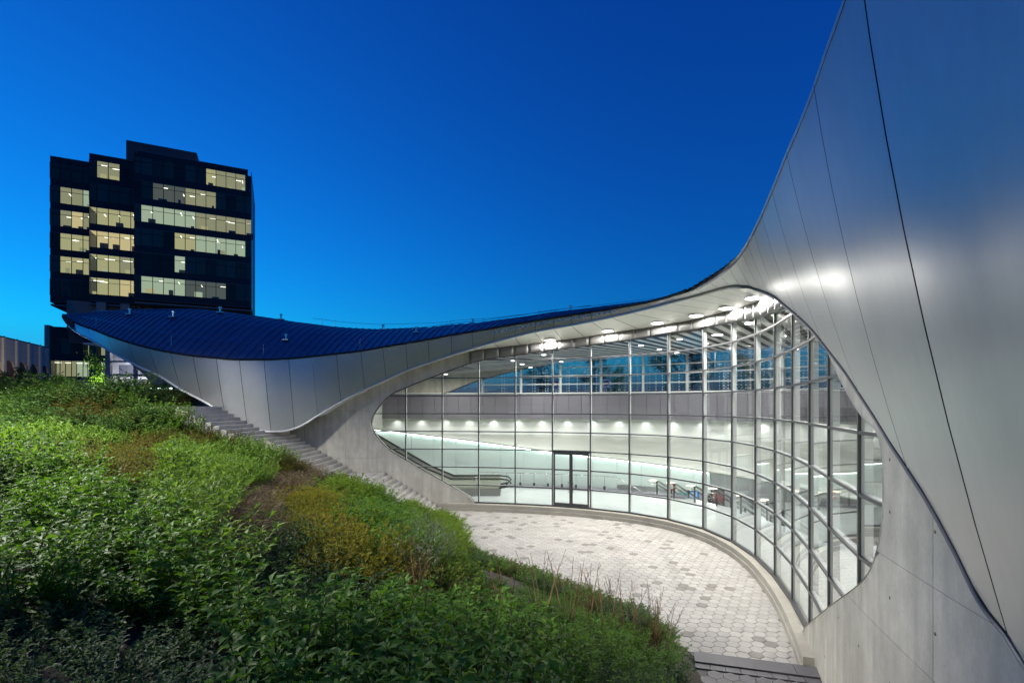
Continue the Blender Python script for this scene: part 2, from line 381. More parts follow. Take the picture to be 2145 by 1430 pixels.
def build_ground():
    xs = np.arange(-40, 14.01, 0.5); ys = np.arange(-14, 30.01, 0.5)
    Z = np.array([[terrain(x, y) for y in ys] for x in xs])
    b = MB(); nx, ny = len(xs), len(ys)
    for i in range(nx):
        for j in range(ny): b.v.append((xs[i], ys[j], Z[i, j]))
    for i in range(nx - 1):
        for j in range(ny - 1):
            cx, cy = xs[i] + .25, ys[j] + .25
            s = s_near((cx, cy)); w = wall(s); n = wall(s, 1.0) - w
            side = (cx - w.x) * n.x + (cy - w.y) * n.y
            if side < -0.15 and cx > -19: continue        # inside the building
            k = i * ny + j; b.f.append((k, k + ny, k + ny + 1, k + 1)); b.m.append(0)
    # far ground out to the horizon, round the sunken part
    z = 5.74; B = 1500
    for x0, x1, y0, y1 in ((-B, -40, -B, B), (-40, B, -B, -14), (14, B, -14, 30), (-40, -22, 30, B), (-22, B, 45, B), (-22, -20, 30, 45), (30, B, 30, 45)):
        b.face([(x0, y0, z), (x1, y0, z), (x1, y1, z), (x0, y1, z)])
    tag(b.build('ground', M['soil'], smooth=True), 'dark mulched earth of the planted bank and the land around', None, kind='structure')
build_ground()

def build_plaza():
    pl = MB().prism(PLAZA, -0.3, -0.012).build('plaza', M['joint']); tag(pl, 'pale hexagon-paved sunken plaza before the glass wall', kind='structure')
    R = 0.178; hexes = []
    dx, dy = math.sqrt(3) * R, 1.5 * R
    for j in range(int(30 / dy)):
        for i in range(int(24 / dx)):
            x = -6 + i * dx + (dx / 2 if j % 2 else 0); y = 8 + j * dy
            if inside(PLAZA, x, y): hexes.append((x, y))
    hexes.sort(key=lambda h: h[1] - 0.15 * h[0])
    cl = [mat('hex_paver_%d' % k, c, 0.8, noise=((0.22, 0.09), (1.3, 0.05), (16, 0.08)), bump=(40, 0.12)) for k, c in enumerate(((0.385, 0.365, 0.335), (0.365, 0.345, 0.32), (0.345, 0.33, 0.305), (0.40, 0.38, 0.35), (0.215, 0.20, 0.18)))]
    def hexa(b, x, y, z):
        r = R * 0.965; rt = r - 0.008
        a = [(x + r * math.cos(math.pi / 6 + k * math.pi / 3), y + r * math.sin(math.pi / 6 + k * math.pi / 3)) for k in range(6)]
        t = [(x + rt * math.cos(math.pi / 6 + k * math.pi / 3), y + rt * math.sin(math.pi / 6 + k * math.pi / 3)) for k in range(6)]
        n = len(b.v); b.v += [(p[0], p[1], z - 0.06) for p in a] + [(p[0], p[1], z - 0.007) for p in a] + [(p[0], p[1], z) for p in t]
        b.f.append(tuple(n + 12 + k for k in range(6))); b.m.append(b.cm)
        for l in (0, 6):
            for k in range(6):
                b.f.append((n + l + k, n + l + (k + 1) % 6, n + l + 6 + (k + 1) % 6, n + l + 6 + k)); b.m.append(b.cm)
    def tone():
        u = rng.random(); return 4 if u < 0.055 else int(rng.integers(0, 4))
    near = [h for h in hexes if 1400 < to_px(h[0], h[1], 0)[0] < 1720 and to_px(h[0], h[1], 0)[1] < 1400][:300]
    ns = set(near); meshes = []
    for k in range(5):
        b = MB(); hexa(b, 0, 0, 0); meshes.append(b.mesh('paver', cl[k]))
    for h in near:
        o = bpy.data.objects.new('paver', meshes[tone()]); COL.objects.link(o); o.parent = pl
        o.location = (h[0], h[1], rng.uniform(-0.003, 0.003)); o.rotation_euler = (rng.uniform(-.004, .004), rng.uniform(-.004, .004), math.pi / 3 * int(rng.integers(0, 6)))
    b = MB()
    for h in hexes:
        if h in ns: continue
        b.cm = tone(); hexa(b, h[0], h[1], rng.uniform(-0.003, 0.003))
    tag(b.build('paving', cl, pl), kind='stuff')
build_plaza()

def build_landing():
    "dark granite landing by the right-hand wall"
    t = empty('granite_landing', (5.9, 10.6, 0)); tag(t, 'dark granite landing with coping slabs beside the concrete wall', 'landing')
    A, Bp = P(1452, 1360, 11.3), P(1822, 1418, 10.35)
    d = (Bp - A); d.z = 0; L = d.length; d.normalize(); n = Vector((d.y, -d.x, 0))   # towards the camera
    z = 0.27; off = Vector((-5.9, -10.6, 0)); A = Vector((A.x, A.y, 0))
    x = 0.0
    for w in (2.0, 1.25, L - 3.25):
        a = A + d * (x + 0.006); c = A + d * (x + w - 0.006)
        MB().prism([tuple((p + off)[:2]) for p in (a + n * 0.45, c + n * 0.45, c, a)], -0.2, z + 0.03).build('coping_slab', M['granite'], t); x += w
    a0 = A + n * 0.46
    MB().prism([tuple((p + off)[:2]) for p in (a0 + n * 3.4, a0 + d * L + n * 3.4, a0 + d * L, a0)], -0.2, z - 0.03).build('bed', M['joint'], t)
    R = 0.178; dx, dy = math.sqrt(3) * R, 1.5 * R; hb = []
    for k in range(2):
        b = MB(); r = R * .96; b.prism([(r * math.cos(math.pi / 6 + q * math.pi / 3), r * math.sin(math.pi / 6 + q * math.pi / 3)) for q in range(6)], -0.05, 0)
        hb.append(b.mesh('paver', M['granite']))
    for j in range(1, 12):
        for i in range(int(L / dx)):
            u = 0.22 + i * dx + (dx / 2 if j % 2 else 0); v = 0.13 + j * dy
            if u > L - 0.2: continue
            p = a0 + d * u + n * v + off
            o = bpy.data.objects.new('paver', hb[(i + j) % 2]); COL.objects.link(o); o.parent = t; o.location = (p.x, p.y, z + rng.uniform(-.002, .002)); o.rotation_euler.z = math.atan2(d.y, d.x)
    for i in range(int(L / 0.3)):
        p = a0 + d * (0.15 + i * 0.3) + n * 0.11 + off
        e = MB().box((0, 0, 0), (0.29, 0.2, 0.05)).build('edge_paver', M['granite'], t)
        e.location = (p.x, p.y, z - 0.024); e.rotation_euler.z = math.atan2(d.y, d.x)
    # strip of gravel at its left side
    g = MB(); gr = np.random.default_rng(3)
    for k in range(2600):
        u = gr.uniform(0, 1); v = gr.uniform(0, 1); p = A + n * (v * 1.9 - 0.05) - d * (0.03 + u * (0.55 + 0.1 * math.sin(v * 6)))
        r = gr.uniform(0.008, 0.018); zz = 0.16 + gr.uniform(0, 0.02)
        q = [(p.x + r * math.cos(a), p.y + r * math.sin(a), zz) for a in (gr.uniform(0, 1), 2.2, 4.1)]
        top = (p.x + gr.uniform(-.004, .004), p.y, zz + r * 1.2)
        for i in range(3): g.face([q[i], q[(i + 1) % 3], top])
    go = g.build('gravel', M['gravel']); tag(go, 'strip of loose grey gravel beside the dark landing', 'gravel', kind='stuff')
    MB().prism([tuple(p[:2]) for p in (A - d * 0.7 + n * 2.0, A + n * 2.0 - d * 0.01, A - d * 0.01, A - d * 0.7)], -0.1, 0.16).build('gravel_bed', M['joint'], go)
build_landing()

def build_stairs():
    t = empty('outdoor_stairs', (-3.95, 26, 0)); tag(t, 'pale concrete outdoor steps climbing the bank beside the station wall', 'stairs')
    y0, y1 = 24.3, 28.50
    n1 = 12; r = 0.175; tr = 3.5 / 12
    x = -3.95; z = 0; k = 0
    def step(x, w, z, ya):
        nonlocal k
        yy = ya; i = 0
        off = 0.7 if k % 2 else 0
        while yy < y1 - 0.05:                       # each step is laid from slabs
            l = min(1.5 if i else 0.8 + off, y1 - yy)
            MB().box((x - w / 2 - 0.02 + 3.95, yy + l / 2 - 26, z - 0.45), (w + 0.06, l - 0.008, 0.9)).build('step', M['stair'], t)
            yy += l; i += 1
        k += 1
    for i in range(n1):
        z += r; step(x, tr, z, y0 + 0.2); x -= tr
    step(x, 1.65, z, y0 + 0.4); x -= 1.65
    i = 0
    while z < 5.75:
        z += r; step(x, tr, z, max(22.6, y0 + 0.2 - i * 0.1)); x -= tr; i += 1
    # stringers along the planting
    for a, b_, yy in (((-3.8, 0.12), (-7.5, 2.25), 24.35), ((-9.0, 2.3), (-12.0, 4.1), 24.2)):
        MB().bar((a[0] + 3.95, yy - 26, a[1]), (b_[0] + 3.95, yy - 26, b_[1]), 0.14, 0.3).build('stringer', M['stair'], t)
    # paving at the head of the steps
    tag(MB().prism([(-40, 28.5), (-11.6, 28.75), (-11.6, 45.5), (-40, 45.5)], 5.3, 5.77).build('entrance_pavement', M['stair']), 'pale paved forecourt at the street entrance', kind='structure')
    p = MB().prism([(-24, 22.4), (x - 0.02, 22.4), (x - 0.02, 28.4), (-24, 28.4)], 5.5, 5.80).build('upper_pavement', M['stair']); tag(p, 'pale paved strip at the head of the steps', kind='structure')
build_stairs()

# ------------------------------------------------------------------ station: metal fascia, roof, soffit
class Line:
    "a plan polyline with its own arc length"
    def __init__(s, pts):
        s.p = np.array([(q[0], q[1]) for q in pts]); s.s = np.concatenate([[0], np.cumsum(np.hypot(*np.diff(s.p, axis=0).T))])
        s.t = np.gradient(s.p, s.s, axis=0); s.n = s.s[-1]
    def at(s, u, off=0.0, z=0.0):
        x = np.interp(u, s.s, s.p[:, 0]); y = np.interp(u, s.s, s.p[:, 1]); tx = np.interp(u, s.s, s.t[:, 0]); ty = np.interp(u, s.s, s.t[:, 1])
        l = math.hypot(tx, ty); return Vector((x + ty / l * off, y - tx / l * off, z))
    def rz(s, u):
        return math.atan2(np.interp(u, s.s, s.t[:, 1]), np.interp(u, s.s, s.t[:, 0]))
    def near(s, x, y): return float(s.s[int(np.argmin((s.p[:, 0] - x) ** 2 + (s.p[:, 1] - y) ** 2))])

_lz = sorted((s_near(Lc(px)), Lc(px).z) for px in np.linspace(620, 2400, 300))
_lzs = np.array([a for a, _ in _lz]); _lzz = np.array([b for _, b in _lz])
_given = [(s_px(p), z) for p, z in ((1121, 9.20), (1200, 9.37), (1317, 9.62), (1401, 9.68), (1474, 9.67), (1536, 9.60), (1582, 9.45), (1620, 9.27))]
def _zs(s):
    if _given[0][0] <= s <= _given[-1][0]: return float(np.interp(s, [a for a, _ in _given], [b for _, b in _given]))
    zl = float(np.interp(s, _lzs, _lzz))
    g = _given[0] if s < _given[0][0] else _given[-1]
    k = min(1, abs(s - g[0]) / 4.0); k = k * k * (3 - 2 * k)
    zg = float(np.interp(g[0], _lzs, _lzz))
    return zl + (g[1] - zg) * (1 - k) + 0.02
_ss = np.linspace(0, SMAX, 500); _zz = np.array([_zs(q) for q in _ss]); _zz = np.convolve(np.pad(_zz, 6, 'edge'), np.ones(13) / 13, 'valid')
def z_sof(s): return float(np.interp(s, _ss, _zz))

def build_fascia():
    fa = empty('fascia', parent=station)
    back = MB()
    for k in range(len(JOINT) - 1):
        (ua, la), (ub, lb) = JOINT[k], JOINT[k + 1]
        Wd = (Lc(lb) - Lc(la)).length; g = min(0.2, 0.011 / max(Wd, 0.05))
        Wu = (Uc(ub) - Uc(ua)).length; gu = min(0.2, 0.011 / max(Wu, 0.05))
        nu, nv = 7, 8; G = []; GB = []
        for i in range(nu):
            t = i / (nu - 1); tl = g + (1 - 2 * g) * t; tu = gu + (1 - 2 * gu) * t
            pl = Lc(la + (lb - la) * tl); pu = Uc(ua + (ub - ua) * tu)
            row = []; h = (pu - pl).length
            nrm = (Uc(ub) - Uc(ua)).cross(pu - pl); nrm.normalize()
            if nrm.dot(pl - Vector((0, 14, 6))) > 0: nrm = -nrm
            for j in range(nv):
                v = j / (nv - 1); row.append(pl.lerp(pu, v) + nrm * (0.035 * h * (4 * v * (1 - v)) * 0.5))
            G.append(row)
            pl = Lc(la + (lb - la) * t); pu = Uc(ua + (ub - ua) * t)
            GB.append([pl.lerp(pu, j / 3) - nrm * 0.07 for j in range(4)])
        MB().grid(G).build('fascia_panel', M['fascia'], fa, smooth=True)
        back.grid(GB)
    back.build('backing_sheet', M['backing'], fa)
    for tr, rad, m in (([Lc(p) for p in np.concatenate([np.linspace(132, 620, 70), np.linspace(625, 1550, 100)])], .055, M['trim']), ([Lc(p) for p in np.linspace(1550, 2400, 130)], .02, M['frieze'])):
        MB().tube([p + Vector((0, 0, -0.05)) for p in tr], rad, 8).build('edge_trim', m, fa, smooth=True)
    ut = [Uc(p) + Vector((0, 0, 0.03)) for p in np.concatenate([np.linspace(132, 620, 70), np.linspace(625, 1440, 80)])]
    MB().tube(ut, 0.06, 6).build('gutter_shadow_line', M['backing'], fa, smooth=True)  # gutter tube coloured near black, drawing the shadow line along the roof edge
build_fascia()

def roof_point(px, v):
    u = Uc(px)
    wdt = float(np.interp(px, [132, 149, 193, 233, 312, 405, 520, 900], [0.4, 4.5, 8.5, 10.5, 13.5, 15.5, 16, 16]))
    zc = float(np.interp(px, [132, 160, 193, 300, 400, 500, 600, 720, 850, 1000, 1100, 1200, 1300, 1400, 1480, 1600, 2300], [11.4, 11.65, 11.75, 11.75, 11.45, 11.15, 10.95, 10.85, 10.95, 11.3, 11.5, 11.5, 11.3, 11.0, 10.9, 10.8, 10.8]))
    t = Uc(px + 2) - Uc(px - 2) if px > 134 else Uc(136) - Uc(132)
    n = Vector((-t.y, t.x, 0)).normalized()
    if px < 900: k = max(0, min(1, (px - 700) / 200)); n = (Vector((0.05, 1, 0)) * (1 - k) + n * k).normalized()
    c = 0.40
    f = math.sin(math.pi / 2 * min(1, v / c)) if v < c else math.cos(math.pi / 2 * (v - c) / (1 - c) * 0.85)
    z = u.z + (zc - u.z) * f if v < c else 9.2 + (zc - 9.2) * f
    p = u + n * (wdt * v); p.z = z - .08 * max(0, min(1, (px - 1400) / 60))
    return p
def build_roof():
    ro = empty('roof', parent=station)
    pxs = np.linspace(132, 2047, 6000); pts = np.array([Uc(p)[:] for p in pxs]); cs = np.concatenate([[0], np.cumsum(np.linalg.norm(np.diff(pts[:, :2], axis=0), axis=1))])
    n = int(cs[-1] / 0.42); vs = [0, .02, .05, .09, .14, .2, .26, .33, .4, .5, .65, .82, 1.0]
    for k in range(n):
        a = float(np.interp(k * 0.42, cs, pxs)); c = float(np.interp((k + 1) * 0.42, cs, pxs))
        A = [roof_point(a, v) for v in vs]; C = [roof_point(c, v) for v in vs]
        b = MB(); b.grid([A, [p.lerp(q, .5) - Vector((0, 0, .006)) for p, q in zip(A, C)], C])
        up = Vector((0, 0, 0.045)); w = 0.05
        R0 = [p + up for p in A]; R1 = [p.lerp(q, min(.4, w / max(.05, (q - p).length))) + up for p, q in zip(A, C)]; R2 = [p - up * 0 + (q - p) * min(.4, w / max(.05, (q - p).length)) for p, q in zip(A, C)]
        if a < 1430: b.grid([A, R0, R1, R2])
        b.build('roof_panel', M['roof'], ro)
    # rods, anchors and fall-arrest cables
    for v in (0.07, 0.19):
        MB().tube([roof_point(p, v) + Vector((0, 0, .16)) for p in np.linspace(160, 1180, 140)], 0.013, 4).build('safety_cable', M['steel'], ro)
    for px, v in ((215, .19), (292, .19), (350, .3), (470, .36), (561, .12), (735, .38), (853, .14), (945, .36), (1120, .3), (1280, .3), (1390, .3)):
        q = roof_point(px, v); b = MB(); b.box((q.x, q.y, q.z + .03), (.34, .3, .06)); b.tube([q, q + Vector((0, 0, .3))], .05, 8); b.tube([q + Vector((0, 0, .26)), q + Vector((0, 0, .36))], .085, 8)
        b.build('roof_anchor', M['steel'], ro)
    for px in (193, 346, 541, 748, 945, 1121):
        q = roof_point(px, .03); MB().tube([q, q + Vector((0, 0, .55))], .013, 5).build('lightning_rod', M['steel'], ro)
    for px in (565, 600, 735, 890, 952, 1125, 1300):
        q = roof_point(px, .4); MB().tube([q, q + Vector((0, 0, .5))], .014, 5).build('lightning_rod', M['steel'], ro)
    MB().tube([roof_point(p, .4) + Vector((0, 0, .42)) for p in np.linspace(540, 1480, 90)], .010, 4).build('safety_cable', M['darksteel'], ro)
    sg = MB().box((0, 0, 0), (.10, .07, .07)).mesh('snow_guard', M['steel'])
    for p in np.linspace(1038, 1530, 46):
        o = bpy.data.objects.new('snow_guard', sg); COL.objects.link(o); o.parent = ro
        o.location = Lc(p).lerp(Uc(p), .62) + Vector((-.05, -.07, 0)) if p < 1300 else Uc(p) + Vector((0, 0, .06))
build_roof()

def build_soffit():
    so = empty('soffit', parent=station)
    ks = [j for j in JOINT if 640 <= j[1] <= 2420]; prev = None; rows = []
    for _, l in ks:
        s = s_near(Lc(l)); s = s if prev is None else max(s, prev + 0.15); prev = s; rows.append((l, s))
    back = MB()
    for (la, sa), (lb, sb) in zip(rows[:-1], rows[1:]):
        G = []; GB = []
        for i in range(5):
            t = i / 4; l = la + (lb - la) * (0.011 + .978 * t); s = sa + (sb - sa) * (0.011 + .978 * t)
            a = Lc(l) + Vector((0, 0, -0.09)); b = wall(s, 0.13, z_sof(s))
            G.append([a.lerp(b, j / 5) for j in range(6)])
            GB.append([a.lerp(b, j / 2) + Vector((0, 0, .06)) for j in range(3)])
        MB().grid(G).build('soffit_panel', M['soffit'], so, smooth=True); back.grid(GB)
    back.build('backing_sheet', M['backing'], so)
    return rows
build_soffit()

# ------------------------------------------------------------------ station: eye-shaped opening, concrete, glazing
EYE_PTS = [(995, 1047), (926, 1007), (852, 965), (810, 937), (786, 909), (778, 885), (788, 859), (816, 828), (852, 810), (926, 781), (1002, 755), (1079, 743), (1157, 733), (1236, 722), (1317, 711), (1401, 697), (1474, 686),
           (1532, 674), (1582, 665), (1622, 654)]
_ev = [(s_px(a), z_at(s_px(a), b)) for a, b in EYE_PTS]
for px in (1660, 1700, 1740, 1785, 1825): s = s_px(px); _ev.append((s, z_sof(s) - 0.35))
_ev += [(s_px(a), z_at(s_px(a), b)) for a, b in ((1862, 905), (1876, 968), (1876, 1030), (1875, 1085), (1863, 1152), (1840, 1207), (1797, 1244), (1738, 1285), (1697, 1318))]
EYEP = []
for i in range(len(_ev) - 1):
    p = [Vector((*_ev[max(0, min(len(_ev) - 1, i + k))], 0)) for k in (-1, 0, 1, 2)]
    for k in range(6): q = _catmull(*p, k / 6); EYEP.append((q.x, q.y))
EYEP.append(_ev[-1])
EYEP[0] = (EYEP[0][0], 0.39); EYEP[-1] = (EYEP[-1][0], 0.39)
ES0, ES1 = min(p[0] for p in EYEP), max(p[0] for p in EYEP)
def eye_z(s):
    zs = []
    n = len(EYEP)
    for i in range(n):
        a, b = EYEP[i], EYEP[(i + 1) % n]
        if (a[0] > s) != (b[0] > s): zs.append(a[1] + (b[1] - a[1]) * (s - a[0]) / (b[0] - a[0]))
    return (min(zs), max(zs)) if len(zs) > 1 else None
def eye_s(z):
    ss = []; n = len(EYEP)
    for i in range(n):
        a, b = EYEP[i], EYEP[(i + 1) % n]
        if (a[1] > z) != (b[1] > z): ss.append(a[0] + (b[0] - a[0]) * (z - a[1]) / (b[1] - a[1]))
    return sorted(ss)

def build_concrete():
    cw = empty('concrete_wall', parent=station)
    cuts_s = [s_px(p) for p in (560, 640, 726, 812, 905, 1000)] + [s_px(p) for p in (1690, 1828, 1985, 2200)] + [SMAX - 0.2]
    lev_l = [-0.6, 2.85, 5.55, 12]; lev_r = [-0.6, 2.70, 3.76, 12]
    for a, b_ in zip(cuts_s[:-1], cuts_s[1:]):
        right = a > s_px(1600); lev = lev_r if right else lev_l
        if abs(a - s_px(1000)) < .01: continue
        ns = max(10, int((b_ - a) / 0.12))
        q = [a + (b_ - a) * i / ns for i in range(ns + 1)]
        q += [e + d for e in (ES0, ES1) for d in (-.0005, .0005, .004, -.004, .015, -.015, .04, -.04, .08, -.08) if a < e + d < b_]
        q = sorted(q)
        for z0, z1 in zip(lev[:-1], lev[1:]):
            mb = MB(); g = 0.004
            for s0, s1 in zip(q[:-1], q[1:]):
                t0 = s0 + (g if s0 == a else 0); t1 = s1 - (g if s1 == b_ else 0)
                e0, e1 = eye_z(s0), eye_z(s1)
                if e0 is None and e1 is None:
                    parts = [(-1, z_sof(s0) + .1, -1, z_sof(s1) + .1)]
                else:
                    m0 = e0 or ((e1[0] + e1[1]) / 2,) * 2; m1 = e1 or ((e0[0] + e0[1]) / 2,) * 2
                    parts = [(-1, m0[0], -1, m1[0]), (m0[1], z_sof(s0) + .1, m1[1], z_sof(s1) + .1)]
                for l0, h0, l1, h1 in parts:
                    l0, l1 = max(l0, z0 + g), max(l1, z0 + g); h0, h1 = min(h0, z1 - g), min(h1, z1 - g)
                    h0, h1 = max(h0, l0), max(h1, l1)
                    if h0 - l0 < 1e-4 and h1 - l1 < 1e-4: continue
                    f = [wall(t0, .14, l0), wall(t1, .14, l1), wall(t1, .14, h1), wall(t0, .14, h0)]
                    k = [wall(t0, -.3, l0), wall(t1, -.3, l1), wall(t1, -.3, h1), wall(t0, -.3, h0)]
                    mb.face(f); mb.face(k[::-1]); mb.face([f[3], f[2], k[2], k[3]]); mb.face([k[0], k[1], f[1], f[0]])
            if mb.f: mb.build('wall_panel', M['concrete'], cw)
    bk = MB()
    for i in range(120):
        s0 = s_px(560) + (SMAX - .3 - s_px(560)) * i / 120; s1 = s_px(560) + (SMAX - .3 - s_px(560)) * (i + 1) / 120
        if s1 < ES0 or s0 > ES1: bk.face([wall(s0, .02, -.5), wall(s1, .02, -.5), wall(s1, .02, z_sof(s1)), wall(s0, .02, z_sof(s0))])
    bk.build('joint_seal', M['backing'], cw)
    # formwork tie holes: flat discs painted dark for the shade inside
    for s_ in np.concatenate([np.arange(s_px(640), s_px(985), 1.25), np.arange(s_px(1745), s_px(2100), 1.1)]):
        for z_ in (.9, 2.1, 3.25, 4.4, 5.1, 6.3):
            e = eye_z(s_)
            if z_ > z_sof(s_) - .3 or (e and e[0] - .15 < z_ < e[1] + .15): continue
            c = wall(s_, .1445, z_); tx = (wall(s_ + .05) - wall(s_ - .05)).normalized()
            MB().face([c + tx * (.022 * math.cos(a)) + Vector((0, 0, .022 * math.sin(a))) for a in np.linspace(0, 2 * math.pi, 10, endpoint=False)]).build('tie_hole', mat('tie_hole_shade', (.12, .115, .10), .9) if 'tie_hole_shade' not in bpy.data.materials else bpy.data.materials['tie_hole_shade'], cw)
    # plinth under the glass
    pl = empty('plinth', parent=station); sa, sb = s_px(905), s_px(1722); n = 22
    for z0, z1, off in ((-.12, .185, .40), (.20, .385, .36)):
        for k in range(n):
            a = sa + (sb - sa) * k / n + .004; c = sa + (sb - sa) * (k + 1) / n - .004; m = 5
            b = MB(); G = []
            for i in range(m + 1):
                s = a + (c - a) * i / m
                G.append([wall(s, off, z0), wall(s, off, z1 - .012), wall(s, off - .012, z1), wall(s, -.12, z1), wall(s, -.12, z0)])
            b.grid(G); b.face(G[0]); b.face(G[-1][::-1]); b.build('plinth_block', M['plinth'], pl)
build_concrete()

def clip(poly, s0, s1, z0, z1):
    def cut(p, f, inter):
        o = []
        for i in range(len(p)):
            a, b = p[i - 1], p[i]
            if f(b):
                if not f(a): o.append(inter(a, b))
                o.append(b)
            elif f(a): o.append(inter(a, b))
        return o
    def ix(v, k): return lambda a, b: tuple(a[j] + (b[j] - a[j]) * (v - a[k]) / (b[k] - a[k]) for j in (0, 1))
    for f, i in ((lambda p: p[0] >= s0, ix(s0, 0)), (lambda p: p[0] <= s1, ix(s1, 0)), (lambda p: p[1] >= z0, ix(z0, 1)), (lambda p: p[1] <= z1, ix(z1, 1))):
        if not poly: return []
        poly = cut(poly, f, i)
    return poly
def area2(p): return abs(sum(p[i - 1][0] * p[i][1] - p[i][0] * p[i - 1][1] for i in range(len(p)))) / 2 if len(p) > 2 else 0

def build_glazing():
    gw = empty('glass_wall', parent=station)
    S = [s for s in S_MUL]
    def chord(s, off=0.0, z=0.0):
        i = max(0, min(len(S) - 2, int(np.searchsorted(S, s) - 1))); a, b = wall(S[i], off), wall(S[i + 1], off)
        p = a.lerp(b, (s - S[i]) / (S[i + 1] - S[i])); p.z = z; return p
    rows = [0.39 + k for k in range(11)]
    door_bay = int(np.argmin([abs(s - s_px(1157)) for s in S]))
    for i in range(len(S) - 1):
        for k in range(10):
            if i == door_bay and k < 3: continue
            c = clip(EYEP, S[i], S[i + 1], rows[k], rows[k + 1])
            if area2(c) < 0.02: continue
            o = [(p[0], p[1]) for j, p in enumerate(c) if abs(p[0] - c[j - 1][0]) + abs(p[1] - c[j - 1][1]) > 1e-4]
            MB().face([chord(p[0], 0.0, p[1]) for p in o]).build('pane', M['glass'], gw)
    for i, s in enumerate(S):
        e = eye_z(s)
        if not e: continue
        z0, z1 = e; rz = math.atan2(chord(s + .2).y - chord(s - .2).y, chord(s + .2).x - chord(s - .2).x)
        b = MB(); p = wall(s, .022, (z0 + z1) / 2); b.box(p, (.06, .045, z1 - z0), rz)
        b.cm = 1; p = wall(s, -.085, (z0 + z1) / 2); b.box(p, (.055, .165, z1 - z0), rz)
        b.build('mullion', [M['frame'], M['frame_in']], gw)
    for k in range(1, 10):
        z = rows[k]; e = eye_s(z)
        if len(e) < 2: continue
        a, c = e[0], e[-1]
        for i in range(len(S) - 1):
            s0, s1 = max(S[i] + .035, a), min(S[i + 1] - .035, c)
            if s1 - s0 < .05 or (i == door_bay and k < 3): continue
            b = MB(); b.bar(chord(s0, .02, z), chord(s1, .02, z), .045, .055 if k != 3 or i != door_bay else .12); b.cm = 1; b.bar(chord(s0, -.055, z), chord(s1, -.055, z), .09, .055)
            b.build('transom', [M['frame'], M['frame_in']], gw)
    n = len(EYEP); fr = MB()
    pts = [chord(p[0], .03, p[1]) for p in EYEP]
    fr.tube(pts, .06, 4); fr.build('perimeter_frame', M['frame'], gw)
    li = MB()                                            # pale reveal lining
    for p, q in zip(EYEP[:-1], EYEP[1:]):
        li.face([wall(p[0], .16, p[1]), wall(q[0], .16, q[1]), chord(q[0], -.2, q[1]), chord(p[0], -.2, p[1])])
    li.build('reveal_lining', M['trim'], gw)
    bs = [s for s in S if EYEP[0][0] < s < EYEP[-1][0]]; bs = [EYEP[0][0]] + bs + [EYEP[-1][0]]
    for a, c in zip(bs[:-1], bs[1:]):
        MB().bar(chord(a, .03, .425), chord(c, .03, .425), .12, .07).build('sill', M['frame'], gw)
    # double door
    a, c = S[door_bay], S[door_bay + 1]; dr = empty('door', parent=station); pa, pc = wall(a), wall(c)
    def dp(t, off, z): q = pa.lerp(pc, t); nn = (pc - pa).normalized(); return Vector((q.x + nn.y * off, q.y - nn.x * off, z))
    for t0, t1 in ((.035, .497), (.503, .965)):
        b = MB(); w = .08
        wd = (pc - pa).length; e = w / wd / 2
        for t in (t0 + e, t1 - e): b.bar(dp(t, .03, .42), dp(t, .03, 3.3), .07, w, up=(pc - pa))
        for z, h in ((.52, .2), (1.39, .07), (2.39, .07), (3.26, .1)): b.bar(dp(t0, .03, z), dp(t1, .03, z), .065, h)
        b.build('leaf_frame', M['frame'], dr)
        MB().face([dp(t0, .01, .45), dp(t1, .01, .45), dp(t1, .01, 3.3), dp(t0, .01, 3.3)]).build('pane', M['glass'], dr)
        tt = t1 - .06 if t0 < .3 else t0 + .06
        MB().tube([dp(tt, .09, 1.2), dp(tt, .13, 1.2), dp(tt, .13, 1.75), dp(tt, .09, 1.75)], .015, 6).build('handle', M['steel'], dr)
    MB().bar(dp(0, .03, 3.38), dp(1, .03, 3.38), .12, .12).build('head_frame', M['frame'], dr)
    # frieze of metal panels between glass and soffit
    fz = empty('frieze', parent=station); sa, sb = s_px(985), s_px(1668); nf = 26
    for k in range(nf):
        a = sa + (sb - sa) * k / nf + .005; c = sa + (sb - sa) * (k + 1) / nf - .005; G = []
        for i in range(6):
            s = a + (c - a) * i / 5; e = eye_z(s); G.append([wall(s, .2, e[1] - .02), wall(s, .2, z_sof(s) + .02)])
        MB().grid(G).build('frieze_panel', M['frieze'], fz, smooth=True, solid=.03)
    bk = MB(); G = []
    for i in range(60):
        s = sa + (sb - sa) * i / 59; e = eye_z(s); G.append([wall(s, .1, e[1]), wall(s, .1, z_sof(s) + .3)])
    bk.grid(G).build('frieze_backing', M['backing'], fz)
build_glazing()

# ------------------------------------------------------------------ station interior
SI0, SI1 = s_px(700), s_px(2000)
BACK = Line([wall(s, -11.5)[:2] for s in np.linspace(s_px(560), SI1, 90)])
LIP = Line([wall(s, -6.0)[:2] for s in np.linspace(s_px(700), SI1, 90)])
def z_ceil(x):
    return float(np.interp(x, [-14, -9, -5, -2, 2.5, 6, 9, 30], [7.6, 7.9, 8.3, 8.55, 8.95, 9.25, 9.4, 9.4]))

